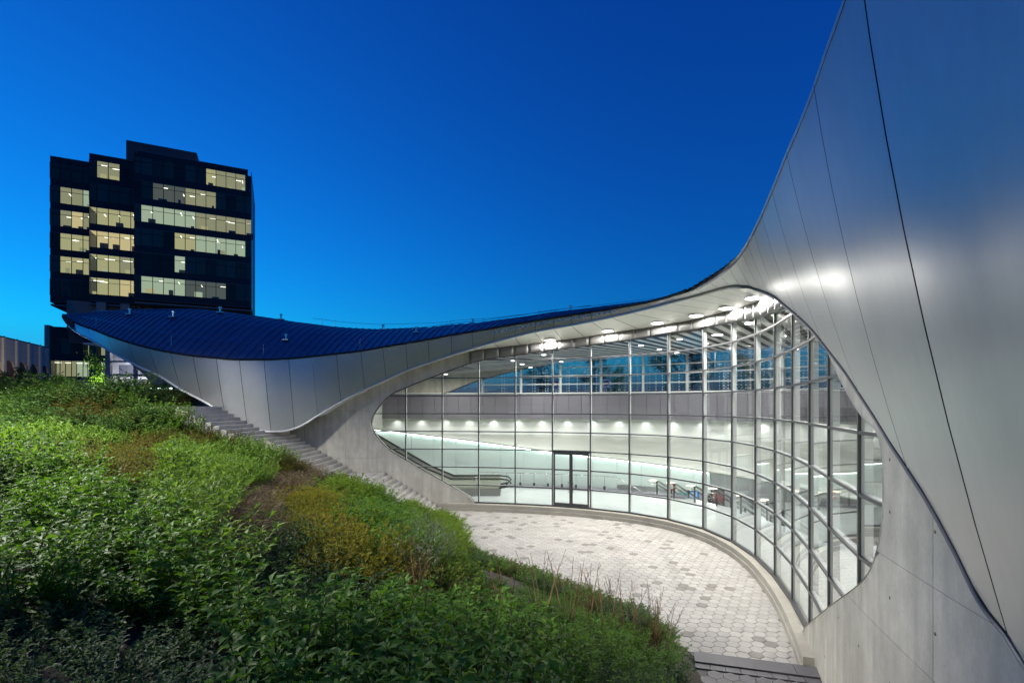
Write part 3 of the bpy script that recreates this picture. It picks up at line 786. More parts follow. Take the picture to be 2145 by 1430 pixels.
def build_interior():
    # ceiling of radial slats below a dark void
    ce = empty('ceiling', parent=station); b = MB(); v = MB()
    def z_c(p):
        q = s_near(p); w = wall(q); off = (Vector((p[0], p[1], 0)) - w).length; za = min(z_ceil(w.x), z_sof(q) - .12); e = wall(q, -11.3); zc = max(za, min(9.4, z_ceil(e.x)))
        n_ = wall(q, 1) - w; sd = (p[0] - w.x) * n_.x + (p[1] - w.y) * n_.y
        return (za + (zc - za) * min(1, off / 11)) if -11.3 < sd < -.35 and q < s_px(1990) else None
    dr = Vector((1, 1.35, 0)).normalized(); pr = Vector((dr.y, -dr.x, 0))
    for k in range(-60, 60):
        o0 = Vector((4, 33, 0)) + pr * (k * .62); run = []
        for j in range(-60, 61):
            q = o0 + dr * (j * .6); z = z_c((q.x, q.y)) if -9 < q.x < 32 and 3 < q.y < 40 else None
            if z is not None: run.append(Vector((q.x, q.y, z)))
            if (z is None or j == 60) and len(run) > 1:
                for p0, p1 in zip(run[:-1], run[1:]): b.face([p0 - pr * .15, p1 - pr * .15, p1 + pr * .15, p0 + pr * .15])
            if z is None: run = []
    tag(b.build('slat', M['slat'], ce, solid=-.03), kind='stuff')
    G = []
    for s in np.linspace(s_px(760), s_px(2000), 70):
        a, c = wall(s, -.32), wall(s, -11.5); a.z = min(z_ceil(a.x), z_sof(s) - .12) + .25; c.z = max(a.z, min(9.4, z_ceil(c.x)) + .25); G.append([a, a.lerp(c, .5), c])
    v.grid(G).build('ceiling_void', M['ceil'], ce)
    # floor
    def dep(px):
        return float(np.interp(px, [700, 1330, 1474, 1540, 1575, 2000], [6.35, 6.35, 3.9, 3.6, 11.4, 11.4]))
    G = []
    for px in np.concatenate([np.linspace(700, 1540, 80), np.linspace(1545, 1990, 50)]):
        s = s_px(px); d = dep(px); G.append([wall(s, -.1 - (d - .1) * j / 4, .385) for j in range(5)])
    tag(MB().grid(G).build('concourse_floor', M['floor'], smooth=False, solid=-.2), 'polished pale terrazzo floor inside the station', kind='structure')
    # raised grey kerb along the wall
    G = []
    for px in np.linspace(880, 1345, 40):
        s = s_px(px); G.append([wall(s, -5.55, .385), wall(s, -5.55, .50), wall(s, -6.3, .50)])
    MB().grid(G).build('wall_kerb', M['panel'], station)
    # street-side wall: band of metal panels
    bw = empty('back_wall', parent=station)
    n = int(BACK.n / .97); pm = {}
    for k in range(n):
        a, c = k * .97 + .012, (k + 1) * .97 - .012; p, q = BACK.at(a), BACK.at(c)
        MB().bar(((p.x), p.y, 5.79), (q.x, q.y, 5.79), .06, 1.96).build('parapet_panel', M['panel'], bw)
    G = [[BACK.at(u, .06, 6.78), BACK.at(u, .06, 6.86), BACK.at(u, -.15, 6.86)] for u in np.linspace(0, BACK.n, 120)]
    MB().grid(G).build('parapet_cap', M['white'], bw)
    G = [[BACK.at(u, -.09, 4.86), BACK.at(u, -.09, 6.75)] for u in np.linspace(0, BACK.n, 120)]
    MB().grid(G).build('band_backing', M['backing'], bw)
    G = [[BACK.at(u, -.55, 3.3), BACK.at(u, -.55, 4.95), BACK.at(u, -.03, 4.95)] for u in np.linspace(0, BACK.n, 120)]
    MB().grid(G).build('washed_wall', M['white'], bw)
    # sloping plaster ledge and its lit lower wall
    def z_lip(x): return float(np.interp(x, [-12, -7.2, 2.7, 13.2, 20], [4.6, 4.05, 2.86, 1.95, 1.7]))
    ss = np.linspace(s_px(640), s_px(1990), 110); G = []
    for s in ss:
        a = wall(s, -6.0); a.z = z_lip(a.x) if s < s_px(1400) else z_lip(a.x); c = wall(s, -12.1, 3.55); row = []
        for j in range(9):
            t = j / 8; p = a.lerp(c, t); p.z = a.z + (c.z - a.z) * (t ** 1.5 if c.z > a.z else t); row.append(p)
        G.append(row)
    MB().grid(G).build('plaster_ledge', M['ledge'], bw, smooth=True, solid=-.12)
    w0, w1 = LIP.near(-11, 34), LIP.near(13.2, 30.4); u = w0; k = 0
    while u < w1:
        c = min(u + 1.55, w1); p, q = LIP.at(u + .009, -.35), LIP.at(c - .009, -.35); x = (p.x + q.x) / 2
        zb = .38 if x < 7.2 else .80
        zt0, zt1 = z_lip(p.x) - .06, z_lip(q.x) - .06
        MB().face([(p.x, p.y, zb), (q.x, q.y, zb), (q.x, q.y, zt1), (p.x, p.y, zt0)]).build('lower_wall_panel', M['mint'], bw, solid=.1); u = c
    # LED cove hidden under the lip
    u = w0
    while u < w1 - .3:
        c = min(u + 1.9, w1); b = MB()
        p, q = LIP.at(u + .04, -.17), LIP.at(c - .04, -.17); zp, zq = z_lip(p.x) - .16, z_lip(q.x) - .16
        lt = MB().bar((p.x, p.y, zp), (q.x, q.y, zq), .07, .03).build('cove_light', M['cove'])
        tag(lt, 'white linear light tucked under the lip of the station ledge', 'light', 'cove lights along the ledge'); u = c
    # wall-washing spots under the panel band
    sp = bpy.data.lights.new('wall_washer', 'SPOT'); sp.energy = 8.0; sp.spot_size = math.radians(100); sp.spot_blend = 1.0; sp.shadow_soft_size = .03; sp.color = (1, .99, .95)
    u = .8
    while u < BACK.n - .5:
        o = bpy.data.objects.new('wall_washer', sp); COL.objects.link(o); o.parent = bw
        o.location = BACK.at(u, -.10, 4.90); d = BACK.at(u, -.40, 4.0) - BACK.at(u, -.10, 4.90); o.rotation_euler = d.to_track_quat('-Z', 'Y').to_euler(); u += 1.94
    # concrete of the far side with its own curved opening, glazing right of it
    cu = [(-9.0, 6.80), (-5.3, 6.80), (-4.5, 7.15), (-3.0, 7.72), (-1.0, 8.28), (1.0, 8.72), (2.4, 8.95), (4.0, 9.1), (40, 9.1)]
    def z_open(x): return float(np.interp(x, [c[0] for c in cu], [c[1] for c in cu]))
    G = []
    for u in np.linspace(0, BACK.near(2.6, 39.6), 60):
        p = BACK.at(u); zt = max(z_open(p.x) + .01, z_ceil(p.x) + 1.2); G.append([BACK.at(u, -.3, z_open(p.x)), BACK.at(u, .05, z_open(p.x)), BACK.at(u, .05, zt), BACK.at(u, -.3, zt)])
    MB().grid(G).build('far_concrete', M['concrete'], bw)
    MB().tube([BACK.at(u, .03, z_open(BACK.at(u).x)) for u in np.linspace(BACK.near(-5.3, 39.9), BACK.near(3, 39), 24)], .05, 5).build('opening_frame', M['frame'], bw)
    u0 = BACK.near(-5.3, 39.9); u = u0; rows = [6.86, 7.50, 8.15, 8.8, 9.5]
    while u < BACK.n - .5:
        c = min(u + 3.1, BACK.n)
        for z0, z1 in zip(rows[:-1], rows[1:]):
            m = 4; top = []; bot = []
            for i in range(m + 1):
                uu = u + (c - u) * i / m; zo = z_open(BACK.at(uu).x) + (0.5 if BACK.at(uu).x > 2 else 0); top.append((uu, min(z1, max(zo, z0)))); bot.append((uu, z0))
            if max(t[1] for t in top) - z0 < .05: continue
            MB().grid([[BACK.at(a[0], -.05, a[1]), BACK.at(b_[0], -.05, b_[1])] for a, b_ in zip(bot, top)]).build('pane', M['glass_frit'], bw)
        p = BACK.at(c); zt = z_open(p.x) if p.x < 2 else 9.5
        MB().box((p.x, p.y, (6.86 + zt) / 2), (.16, .16, zt - 6.86)).build('mullion', M['frame_in'], bw)
        for z in rows[1:-1]:
            q0, q1 = BACK.at(u), BACK.at(c)
            if z_open(q0.x) > z - .05 or q0.x > 2: MB().bar((q0.x, q0.y, z), (q1.x, q1.y, z), .10, .08).build('transom', M['frame_in'], bw)
        u = c
    # blank end walls so that light stays inside
    for s in (s_px(690), s_px(1995)):
        a, c = wall(s, -.3), wall(s, -11.6); MB().face([(a.x, a.y, -4), (c.x, c.y, -4), (c.x, c.y, 8.6), (a.x, a.y, 7)]).build('end_wall', M['white'], station, solid=.1)
    # stairs down to the platform hall and the hall itself
    T0, T1 = Vector((7.6, 31.6, 0)), Vector((12.6, 22.6, 0)); dd = Vector((.874, .486, 0))
    st = empty('platform_stairs', parent=station)
    for k in range(14):
        a = T0 + dd * (k * .3); c = T1 + dd * (k * .3); z = .385 - (k + 1) * .165
        MB().prism([tuple(p[:2]) for p in (a, c, c + dd * .32, a + dd * .32)][::-1], z - .2, z).build('step', M['floor'], st)
    MB().prism([(5.5, 30), (30, 16), (30, 52), (5.5, 52)], -2.4, -2.0).build('lower_floor', M['floor'], st)
    MB().face([(4, 47, -2), (30, 38, -2), (30, 38, 1.9), (4, 47, 1.9)]).build('lower_hall_wall', M['white'], st)
    MB().face([(4, 34, 1.9), (30, 30, 1.9), (30, 52, 1.9), (4, 52, 1.9)]).build('lower_hall_ceiling', M['white'], st, solid=.1)
    for k, (x, y) in enumerate(((11, 38), (14, 36), (17.5, 34.5))):  # panel lights added to brighten the dark lower hall
        t = empty('ceiling_light', (x, y, 1.8)); tag(t, 'added flat panel light that brightens the hall below the indoor stairs', 'light', 'added panel lights of the lower hall')
        MB().face([(-.6, -.3, -.03), (-.6, .3, -.03), (.6, .3, -.03), (.6, -.3, -.03)]).build('diffuser', M['lamp_in'], t); MB().box((0, 0, .02), (1.3, .7, .06)).build('rim', M['trim'], t)
        l = bpy.data.lights.new('added_panel_lamp', 'AREA'); l.shape = 'RECTANGLE'; l.size = 1.2; l.size_y = .6; l.energy = 22; o = bpy.data.objects.new('lamp_light', l); COL.objects.link(o); o.parent = t; o.location = (0, 0, -.05)
    return dd, T0, T1
DD, T0, T1 = build_interior()

def build_stair_rails():
    pts = [(1376, 1011, 30.3), (1412, 1018, 29.3), (1455, 1026, 28.3), (1501, 1034.6, 27.3), (1552, 1043, 25.3), (1607, 1053, 24.0)]
    for k, (px, py, D) in enumerate(pts):
        p = P(px, py, D); t = empty('stair_handrail', (p.x, p.y, .385))
        tag(t, ['double-tube steel handrail nearest the mint wall on the indoor stairs', 'steel stair handrail second from the mint wall', 'steel stair handrail third from the mint wall', 'steel stair handrail fourth from the mint wall',
                'steel stair handrail fifth from the mint wall', 'steel stair handrail nearest the curved glass'][k], 'handrail', 'handrails of the indoor stairs')
        for off in (-.09, .09):
            side = Vector((-DD.y, DD.x, 0)) * off; a = side + Vector((0, 0, .95)); c = a + DD * 3.6 - Vector((0, 0, 1.98))
            MB().tube([a - DD * .5, a, c], .028, 6).build('rail', M['steel'], t, smooth=True)
            MB().tube([a - DD * .5 - Vector((0, 0, .22)), a - Vector((0, 0, .22)), c - Vector((0, 0, .22))], .022, 6).build('rail', M['steel'], t, smooth=True)
        for q in (0, 1.2, 2.4):
            z1 = .95 - q * .55; MB().box((DD.x * q, DD.y * q, z1 - .5), (.07, .07, 1.0), math.atan2(DD.y, DD.x)).build('post', M['darksteel'], t)
        MB().box((-DD.x * .3, -DD.y * .3, .97), (.42, .26, .03), math.atan2(DD.y, DD.x)).build('rail_light', emission('rail_light', (1, .85, .55), .8) if k == 0 else bpy.data.materials['rail_light'], t)
build_stair_rails()

def build_wall_handrail():
    t = empty('wall_handrail', (0, 33.6, .5)); tag(t, 'steel handrail on short posts in front of the mint green wall', 'handrail')
    us = np.linspace(LIP.near(-2.2, 34.2), LIP.near(7.0, 32), 60); o = Vector((0, 33.6, .5))
    MB().tube([LIP.at(u, .35, 1.36) - o for u in us] + [LIP.at(us[-1] + d, .35, 1.36 - d * .5) - o for d in (.6, 1.4, 2.2)], .028, 6).build('rail', M['steel'], t, smooth=True)
    for u in us[::6]:
        p = LIP.at(u, .35, 0) - o; b = MB().tube([(p.x, p.y, 0), (p.x, p.y, .85)], .018, 6); b.build('post', M['steel'], t)
        MB().box((p.x, p.y, .08), (.14, .1, .3)).build('post_base', M['darksteel'], t)
build_wall_handrail()

def build_escalator():
    t = empty('escalator', (-4, 31.2, .385)); tag(t, 'escalator with steel balustrades rising to the left behind the glass', 'escalator')
    def prof(h):      # path of the steps, offset h above
        return [(3.4, h), (0.4, h), (-0.4, h + .22), (-1.2, h + .68), (-9.2, h + 5.3), (-10.5, h + 5.35)]
    for side, y in ((0, -.72), (1, .72)):
        b = MB(); lo = [(3.3, 0), (0.2, 0), (-1.0, -.1), (-9.2, 4.4), (-10.5, 4.4)]; hi = prof(.34)
        for yy in (y - .16, y + .16):
            n = 5; A = [(3.3, 0.0), (0.2, -.0), (-1.4, -.1), (-9.2, 4.3), (-10.5, 4.4)]; C = [(3.3, .42), (0.3, .42), (-1.2, 1.05), (-9.2, 5.68), (-10.5, 5.7)]
            b.grid([[(a[0], yy, a[1]) for a in A], [(c[0], yy, c[1]) for c in C]])
        b.grid([[(c[0], y - .16, c[1]) for c in C], [(c[0], y + .16, c[1]) for c in C]]); b.face([(3.3, y - .16, 0), (3.3, y + .16, 0), (3.3, y + .16, .42), (3.3, y - .16, .42)])
        b.build('truss_cladding', mat('escalator_cladding', (.27, .26, .25), .5, .3) if not side else bpy.data.materials['escalator_cladding'], t)
        G = [[(c[0], y, c[1]) for c in C], [(c[0], y, c[1] + .55) for c in C]]; MB().grid(G).build('balustrade_panel', M['steel'] if False else mat('balustrade_glass', (.55, .56, .45), .2, .0) if not side else bpy.data.materials['balustrade_glass'], t)
        path = [(3.2, y, .45), (3.75, y, .55), (3.95, y, .75), (3.75, y, .95), (3.2, y, 1.02)] + [(c[0], y, c[1] + .6) for c in C[1:]]
        MB().tube(path, .05, 8).build('handrail', M['rubber'], t, smooth=True)
        MB().tube([(p[0], p[1], p[2] - .06) for p in path[4:]], .035, 6).build('handrail_guide', M['steel'], t, smooth=True)
    for k in range(26):
        z = max(.02, .06 + max(0, k - 5) * .2); x = 2.2 - k * .4 if k < 5 else .4 - (k - 5) * .36
        MB().box((x, 0, z), (.38, 1.0, .12)).build('step', M['darksteel'], t)
build_escalator()

def build_wall_sign():
    t = empty('wall_sign', P(1408, 1019, 29.6)); tag(t, 'small white sign with red border on the mint wall above the stairs', 'sign')
    MB().box((0, 0, 0), (.40, .05, .36)).build('border', mat('sign_border_red', (.6, .04, .03), .4), t); MB().box((0, -.03, 0), (.28, .02, .24)).build('face', M['white'], t)
build_wall_sign()
def build_machines():
    spec = [('ticket_machine', 'white and teal ticket machine seen below the stair rails', (1430, 13.0), (.85, .9, .88), (.2, .55, .55)), ('ticket_machine', 'bright blue ticket machine seen between the stair rails', (1447, 36), (.06, .25, .8), (.5, .75, 1)), ('ticket_machine', 'black vending cabinet beyond the indoor stairs', (1500, 36), (.05, .05, .055), (.3, .1, .1))]
    for k, (nm, lb, (px, _), c, c2) in enumerate(spec):
        p = P(px, 1045, 36.5); t = empty(nm, (p.x, p.y, -2.0)); tag(t, lb, 'machine')
        MB().box((0, 0, .95), (1.0, .6, 1.9)).build('cabinet', mat('machine_%d' % k, c, .35), t)
        MB().box((0, -.31, 1.25), (.7, .03, .7)).build('front_panel', mat('machine_panel_%d' % k, c2, .3, emit=(c2, .03)), t)
        MB().box((0, -.31, .45), (.8, .04, .3)).build('tray', M['darksteel'], t)
build_machines()

# ------------------------------------------------------------------ lights of the station
def ceiling_lights():
    def lamp(nm, p, r, power, m, label, group, data={}):
        t = empty(nm, p); tag(t, label, 'light', group)
        key = (r, m.name)
        if key not in data:
            b = MB(); b.tube([(0, 0, .03), (0, 0, -.012)], r * 1.12, 20); data[key] = (MB().disc((0, 0, -.02), r, 20, up=False).mesh('diffuser', m), b.mesh('rim', M['trim']))
        for q, n_ in zip(data[key], ('diffuser', 'rim')):
            o = bpy.data.objects.new(n_, q); COL.objects.link(o); o.parent = t
        if power:
            k = ('light', power)
            if k not in data:
                a = bpy.data.lights.new('lamp_light', 'AREA'); a.shape = 'DISK'; a.size = r * 2; a.energy = power; a.color = (1, .97, .91); a.spread = math.radians(170); data[k] = a
            o = bpy.data.objects.new('lamp_light', data[k]); COL.objects.link(o); o.parent = t; o.location = (0, 0, -.04)
    sof = [(1152, 711), (1273, 692), (1377, 675), (1458, 659.5), (1522, 644), (1580, 622)]
    names = ['leftmost round downlight in the white canopy soffit', 'second round canopy downlight from the left', 'third round canopy downlight from the left', 'fourth round canopy downlight from the left',
             'fifth round canopy downlight from the left', 'rightmost round canopy downlight near the peak of the fascia']
    for (px, py), lb in zip(sof, names):
        best = None
        for k in range(400):           # where the ray meets the soffit
            D = 15 + k * .03; p = P(px, py, D); s = s_near(p); w = wall(s, .13); n = wall(s, 1.13) - w
            off = (p.x - w.x) * n.x + (p.y - w.y) * n.y
            ls = min((abs(s_near(Lc(l)) - s), l) for l in np.linspace(1040, 1700, 60))[1]; Lq = Lc(ls); lo = (Lq.x - w.x) * n.x + (Lq.y - w.y) * n.y
            if off < 0 or lo < .05: continue
            z = z_sof(s) + (Lq.z - .09 - z_sof(s)) * min(1.2, off / lo)
            if best is None or abs(p.z - z) < best[0]: best = (abs(p.z - z), p, z)
        p = best[1]; lamp('ceiling_light', (p.x, p.y, best[2] - .03), .27, 50, M['lamp'], lb, 'downlights in the canopy soffit')
    k = 0
    for off, row in ((-2.2, 'front'), (-5.2, 'middle'), (-8.6, 'back')):
        for s in np.arange(s_px(880), s_px(1800), 3.3):
            p = wall(s + (1.6 if k % 2 else 0), off); a = wall(s, -.35); za = min(z_ceil(a.x), z_sof(s) - .12); c = wall(s, -11.3); zc = max(za, min(9.4, z_ceil(c.x)))
            lamp('ceiling_light', (p.x, p.y, za + (zc - za) * (-off - .35) / 10.95 - .05), .14, 23, M['lamp_in'], 'small round downlight of the %s in the slatted station ceiling' % {'front': 'row nearest the curved glass', 'middle': 'middle row', 'back': 'row nearest the street side'}[row], 'downlights in the slatted ceiling, %s row' % row); k += 1
ceiling_lights()

# ------------------------------------------------------------------ left end of the station: street entrance, parapet light
def build_entrance():
    en = empty('street_entrance', parent=station)
    D = 31.0; A = P(228, 812, D); B_ = P(346, 812, D); zt = P(228, 728, D).z; z0 = 5.75
    fm = mat('entrance_frame', (.20, .19, .24), .4, .3)
    xs = [A.x, P(284, 0, D).x, B_.x]
    # curved top edge of the opening follows the concrete
    cur = [P(228, 722, D), P(258, 742, D), P(284, 760, D), P(305, 776, D), P(322, 792, D), P(333, 806, D), P(337, 830, D)]
    cx = [p.x for p in cur]; cz = [p.z for p in cur]
    top = lambda x: float(np.interp(x, cx, cz))
    for k, x in enumerate(xs[:-1]):
        MB().box((x, D, (z0 + top(x)) / 2), (.30 if k == 0 else .14, .2, top(x) - z0)).build('mullion', fm, en)
    for z in (P(0, 757, D).z, P(0, 785, D).z, 5.95):
        xe = float(np.interp(-z, [-q for q in cz], cx)); MB().box(((A.x + xe) / 2, D, z), (xe - A.x, .14, .10)).build('transom', fm, en)
    gx = np.linspace(A.x, cx[-1], 16)
    MB().grid([[(x, D + .02, z0), (x, D + .02, max(z0 + .01, top(x)))] for x in gx]).build('pane', M['glass'], en)
    MB().tube(cur, .06, 5).build('opening_frame', fm, en)
    # concrete under the wing
    w = [P(298, 764, D - .3), P(337, 787, D - .3), P(400, 822, D - .3), P(470, 860, D - .3)]
    G = []
    for x in np.linspace(cx[0], P(470, 0, D).x, 30):
        zt_ = float(np.interp(x, [P(p, 0, D).x for p in (228, 287, 336, 382, 424, 470)], [P(0, q, D).z + .8 for q in (732, 764, 787, 816, 837, 866)]))
        lo = top(x) if x < cx[-1] else z0 - .3
        G.append([(x, D - .3, min(lo, zt_ - .05)), (x, D - .3, zt_)])
    MB().grid(G).build('end_concrete', M['concrete'], en, solid=.3)
    for px, py in ((358, 810), (345, 821)): q = P(px, py, D - .62); MB().box(q, (.12, .06, .16)).build('wall_socket', fm, en)
    # what stands inside
    wm = mat('entrance_wall', (.75, .75, .80), .6)
    MB().box((A.x - .3, D + 4.0, z0 + 1.9), (5.9, .1, 4.2)).build('inner_wall', wm, en)
    q = Vector((A.x - 3.2, D + 4.0, 0)); a_ = Vector((A.x - .1, D + .1, 0)); MB().bar((a_.x, a_.y, z0 + 1.9), (q.x, q.y, z0 + 1.9), .12, 4.2).build('side_wall', fm, en)
    MB().box((A.x - 1.3, D + 3.9, z0 + 2.55), (2.2, .08, .75)).build('inner_band', mat('entrance_band', (.2, .2, .26), .5), en)
    MB().box((A.x - 2.0, D + 3.88, z0 + 1.05), (1.0, .06, 1.3)).build('poster', mat('entrance_poster', (.5, .55, .6), .4), en)
    MB().box((A.x - 2.0, D + 3.84, z0 + .85), (.5, .02, .10)).build('poster_stripe', mat('poster_yellow', (.7, .5, .08), .4), en)
    MB().box((A.x - 2.05, D + 3.84, z0 + .72), (.8, .02, .08)).build('poster_stripe', mat('poster_blue', (.1, .3, .6), .4), en)
    MB().box((A.x - .7, D + 3.88, z0 + 1.0), (.7, .06, 1.9)).build('inner_door', fm, en)
    MB().box((A.x + .6, D + 2.1, z0 + 3.95), (4.6, 4, .1)).build('inner_ceiling', wm, en)
    for k, dx in enumerate((-.6, 1.0)):
        t = empty('ceiling_light', (A.x + dx, D + 1.8, z0 + 3.82)); tag(t, ['round downlight in the street entrance nearer the small tree', 'round downlight in the street entrance nearer the concrete'][k], 'light', 'downlights in the street entrance')
        MB().disc((0, 0, 0), .15, 12, up=False).build('diffuser', M['lamp_in'], t); MB().tube([(0, 0, 0.005), (0, 0, .05)], .18, 12).build('rim', M['trim'], t)
        l = bpy.data.lights.new('entrance_lamp', 'AREA'); l.shape = 'DISK'; l.size = .3; l.energy = 24; l.color = (.95, .95, 1); o = bpy.data.objects.new('lamp_light', l); COL.objects.link(o); o.parent = t; o.location = (0, 0, -.03)
build_entrance()

def build_parapet():
    t = empty('lit_parapet', (-24, 27.6, 5.7)); tag(t, 'low white parapet with a glowing light strip behind the upper shrubs', 'parapet')
    x0, x1 = -31 + 24, -18.6 + 24
    n = 8; w = (x1 - x0) / n
    for k in range(n):
        MB().box((x0 + w * (k + .5), 0, .55), (w - .01, .22, 1.1)).build('parapet_block', M['white'], t)
        MB().box((x0 + w * (k + .5), -.02, 1.15), (w - .01, .40, .06)).build('coping', M['trim'], t)
        MB().box((x0 + w * (k + .5), -.16, 1.09), (w - .06, .05, .04)).build('light_strip', emission('parapet_strip', (.75, 1, .95), 2.2) if k == 0 else bpy.data.materials['parapet_strip'], t)
build_parapet()

# ------------------------------------------------------------------ office tower
def build_tower():
    t = empty('office_tower', (-60, 88, 5.7)); tag(t, 'dark glass office tower with stepped front and scattered lit floors', 'building')
    base = Vector((-60, 88, 5.7)); U = Vector((.904, .428, 0)); Nn = Vector((.428, -.904, 0))      # along the front, towards the viewer
    rz = math.atan2(U.y, U.x)
    G = {'sp': mat('tower_spandrel', (.016, .034, .038), .25, .0, spec=.12), 'dk': mat('tower_dark_glass', (.026, .062, .052), .15, 0, spec=.14, objrand=.6), 'fr': mat('tower_mullion', (.02, .025, .028), .5, .3),
         'conc': mat('tower_concrete', (.36, .32, .27), .8, noise=(.3, .1)), 'pent': mat('tower_penthouse', (.11, .085, .085), .8), 'cap': mat('tower_cap', (.12, .13, .14), .5, .3)}
    gl = glass('tower_clear_glass', tint=(.80, .84, .78), ior=1.45)
    room = [emission('tower_room_%d' % k, c, s) for k, (c, s) in enumerate((((.62, .58, .30), .125), ((.72, .58, .30), .16), ((.55, .66, .48), .125), ((.62, .60, .36), .085), ((.45, .50, .42), .035)))]  # room walls glow themselves, standing in for lamplight falling on them
    bar = emission('tower_lamp', (1, .98, .85), .5); dkf = mat('tower_furniture', (.05, .05, .05), .7)
    def pt(px, D): return Vector(((px - XC) * D / F, D, 0))
    def on(px, A):    # where the pixel column meets a front plane through A
        r = (px - XC) / F; k = (A.x - r * A.y) / (r * U.y - U.x); return k
    Z0 = 23.65; pitch = 4.03; top = 49.05
    blocks = {'L': (pt(290, 92.2), [105, 126, 150, 174, 187]), 'M': (pt(290, 88.9), [187, 203, 227, 251, 274, 283]), 'R': (pt(290, 85.0), [281, 295.5, 320, 342.5, 365.5, 388, 410, 431.5, 452.5, 473.5, 494, 514, 527])}
    lit = {'L': {1: [(1, 4, 2)], 2: [(1, 4, 3)], 3: [(1, 4, 0)], 4: [(1, 4, 0)], 0: [], 5: []},
           'M': {0: [(1, 3, 3)], 1: [], 2: [(0, 5, 0)], 3: [(0, 5, 1)], 4: [(0, 5, 0)], 5: [(0, 5, 0)]},
           'R': {0: [(7, 11, 0)], 1: [(2, 5, 4), (5, 8, 3)], 2: [(1, 5, 2), (5, 12, 3)], 3: [(4, 6, 0), (6, 9, 2), (9, 11, 0)], 4: [(4, 5, 4)], 5: [(1, 3, 2), (3, 5, 2), (5, 9, 4)]}}
    for nm, (A, cols) in blocks.items():
        ks = [on(c, A) for c in cols]; depth = 14
        def Q(k, off, z): return A + U * k + Nn * off + Vector((0, 0, z)) - base
        k0, k1 = ks[0], ks[-1]; ztop = top - (0.0 if nm != 'R' else 0.0)
        def slab(z0, z1, name, m, off=0.0, a=k0, c=k1, d=.3): MB().box(Q((a + c) / 2, off - d / 2, (z0 + z1) / 2), (c - a, d, z1 - z0), rz).build(name, m, t)
        slab(top - 1.0, top, 'parapet', G['sp'], .02, k0 if nm != 'R' else ks[0] + .4, k1 if nm != 'R' else k1 - .6); slab(top - .02, top + .1, 'cap', G['cap'], .05, k0 if nm != 'R' else ks[0] + .4, k1 if nm != 'R' else k1 - .6)
        # body behind the glass, with side returns
        MB().box(Q((k0 + k1) / 2, -depth / 2 - 4.2, (Z0 + top) / 2), (k1 - k0, depth - 1, top - Z0), rz).build('core', G['fr'], t)
        for e in (k0, k1): MB().box(Q(e + (.05 if e == k0 else -.05), -2.4, (Z0 + top) / 2), (.1, 4.5, top - Z0 - .3), rz).build('side_wall', G['sp'], t)
        for r in range(6):
            zt = top - 1.0 - r * pitch; zb = zt - 2.83
            slab(zb - 1.2, zb, 'spandrel', G['sp'], .02)
            MB().box(Q((k0 + k1) / 2, .04, zb - 1.2), (k1 - k0, .06, .07), rz).build('string_course', G['cap'], t)
            MB().box(Q((k0 + k1) / 2, -2.3, zb - .12), (k1 - k0 - .1, 4.1, .2), rz).build('floor_slab', G['fr'], t)
            on_ = lit[nm].get(r, [])
            for i in range(len(ks) - 1):
                a, c = ks[i] + .05, ks[i + 1] - .05; isl = any(p <= i < q for p, q, _ in on_)
                MB().face([Q(a, .0, zb), Q(c, .0, zb), Q(c, .0, zt), Q(a, .0, zt)]).build('window', gl if isl else G['dk'], t)
                MB().box(Q(ks[i], .03, (zb + zt) / 2), (.09, .1, zt - zb), rz).build('mullion', G['fr'], t)
            MB().box(Q((k0 + k1) / 2, .03, zt - .8), (k1 - k0, .08, .06), rz).build('transom', G['fr'], t)
            runs = []
            for p, q, kind in on_:
                e = p
                while e < q: w_ = random.choice((1, 2, 2, 3)); runs.append((e, min(q, e + w_), kind if random.random() < .65 else random.choice((0, 1, 2, 3)))); e += w_
            for p, q, kind in runs:
                a, c = ks[p] + .02, ks[q] - .02; m = room[kind]
                b = MB(); b.face([Q(a, -3.6, zb), Q(c, -3.6, zb), Q(c, -3.6, zt), Q(a, -3.6, zt)])
                for e in (a, c): b.face([Q(e, -.05, zb), Q(e, -3.6, zb), Q(e, -3.6, zt), Q(e, -.05, zt)])
                b.face([Q(a, -.05, zt - .02), Q(c, -.05, zt - .02), Q(c, -3.6, zt - .02), Q(a, -3.6, zt - .02)])
                lr = b.build('lit_room', m, t)
                rr = random.Random(len(nm) * 100 + r * 17 + p * 5 + ord(nm[0]))
                for q_ in range(max(1, int((c - a) / 1.6))):
                    u = rr.uniform(a + .4, c - .4); ln = rr.uniform(.6, 1.5); v = rr.uniform(-3.2, -.9)
                    if rr.random() < .6: MB().box(Q(u, v, zt - .25), (ln, .12, .07), rz).build('room_lamp', bar, lr)
                    else: MB().box(Q(u, v, zt - .25), (.12, ln, .07), rz).build('room_lamp', bar, lr)
                    if rr.random() < .8: h = rr.uniform(.5, 1.3); MB().box(Q(rr.uniform(a + .3, c - .3), rr.uniform(-2.6, -.6), zb + h / 2), (rr.uniform(.3, 1.3), .5, h), rz).build('furniture', dkf if rr.random() < .6 else room[rr.choice((0, 2, 3))], lr)  # some furniture takes the glowing room colour, as if lamplit
        # soffit of the glazed block
        MB().box(Q((k0 + k1) / 2, -depth / 2 - .2, Z0 - .25), (k1 - k0, depth, .3), rz).build('underside', G['cap'], t)
    A = blocks['R'][0]
    def Q(k, off, z): return A + U * k + Nn * off + Vector((0, 0, z)) - base
    kL, kR = on(108, blocks['L'][0]) , on(525, A)
    # recessed concrete storey with columns
    MB().box(Q((on(110, A) + kR) / 2, -13, 21.4), (kR - on(110, A), 14, 5), rz).build('recessed_storey', mat('tower_recess', (.24, .20, .17), .8, noise=(.6, .15)), t)
    for px in (187, 240, 291, 388, 512): MB().box(Q(on(px, A) + .5, -4.8, 20.5), (1.3, 1.3, 6.3), rz).build('column', G['conc'], t)
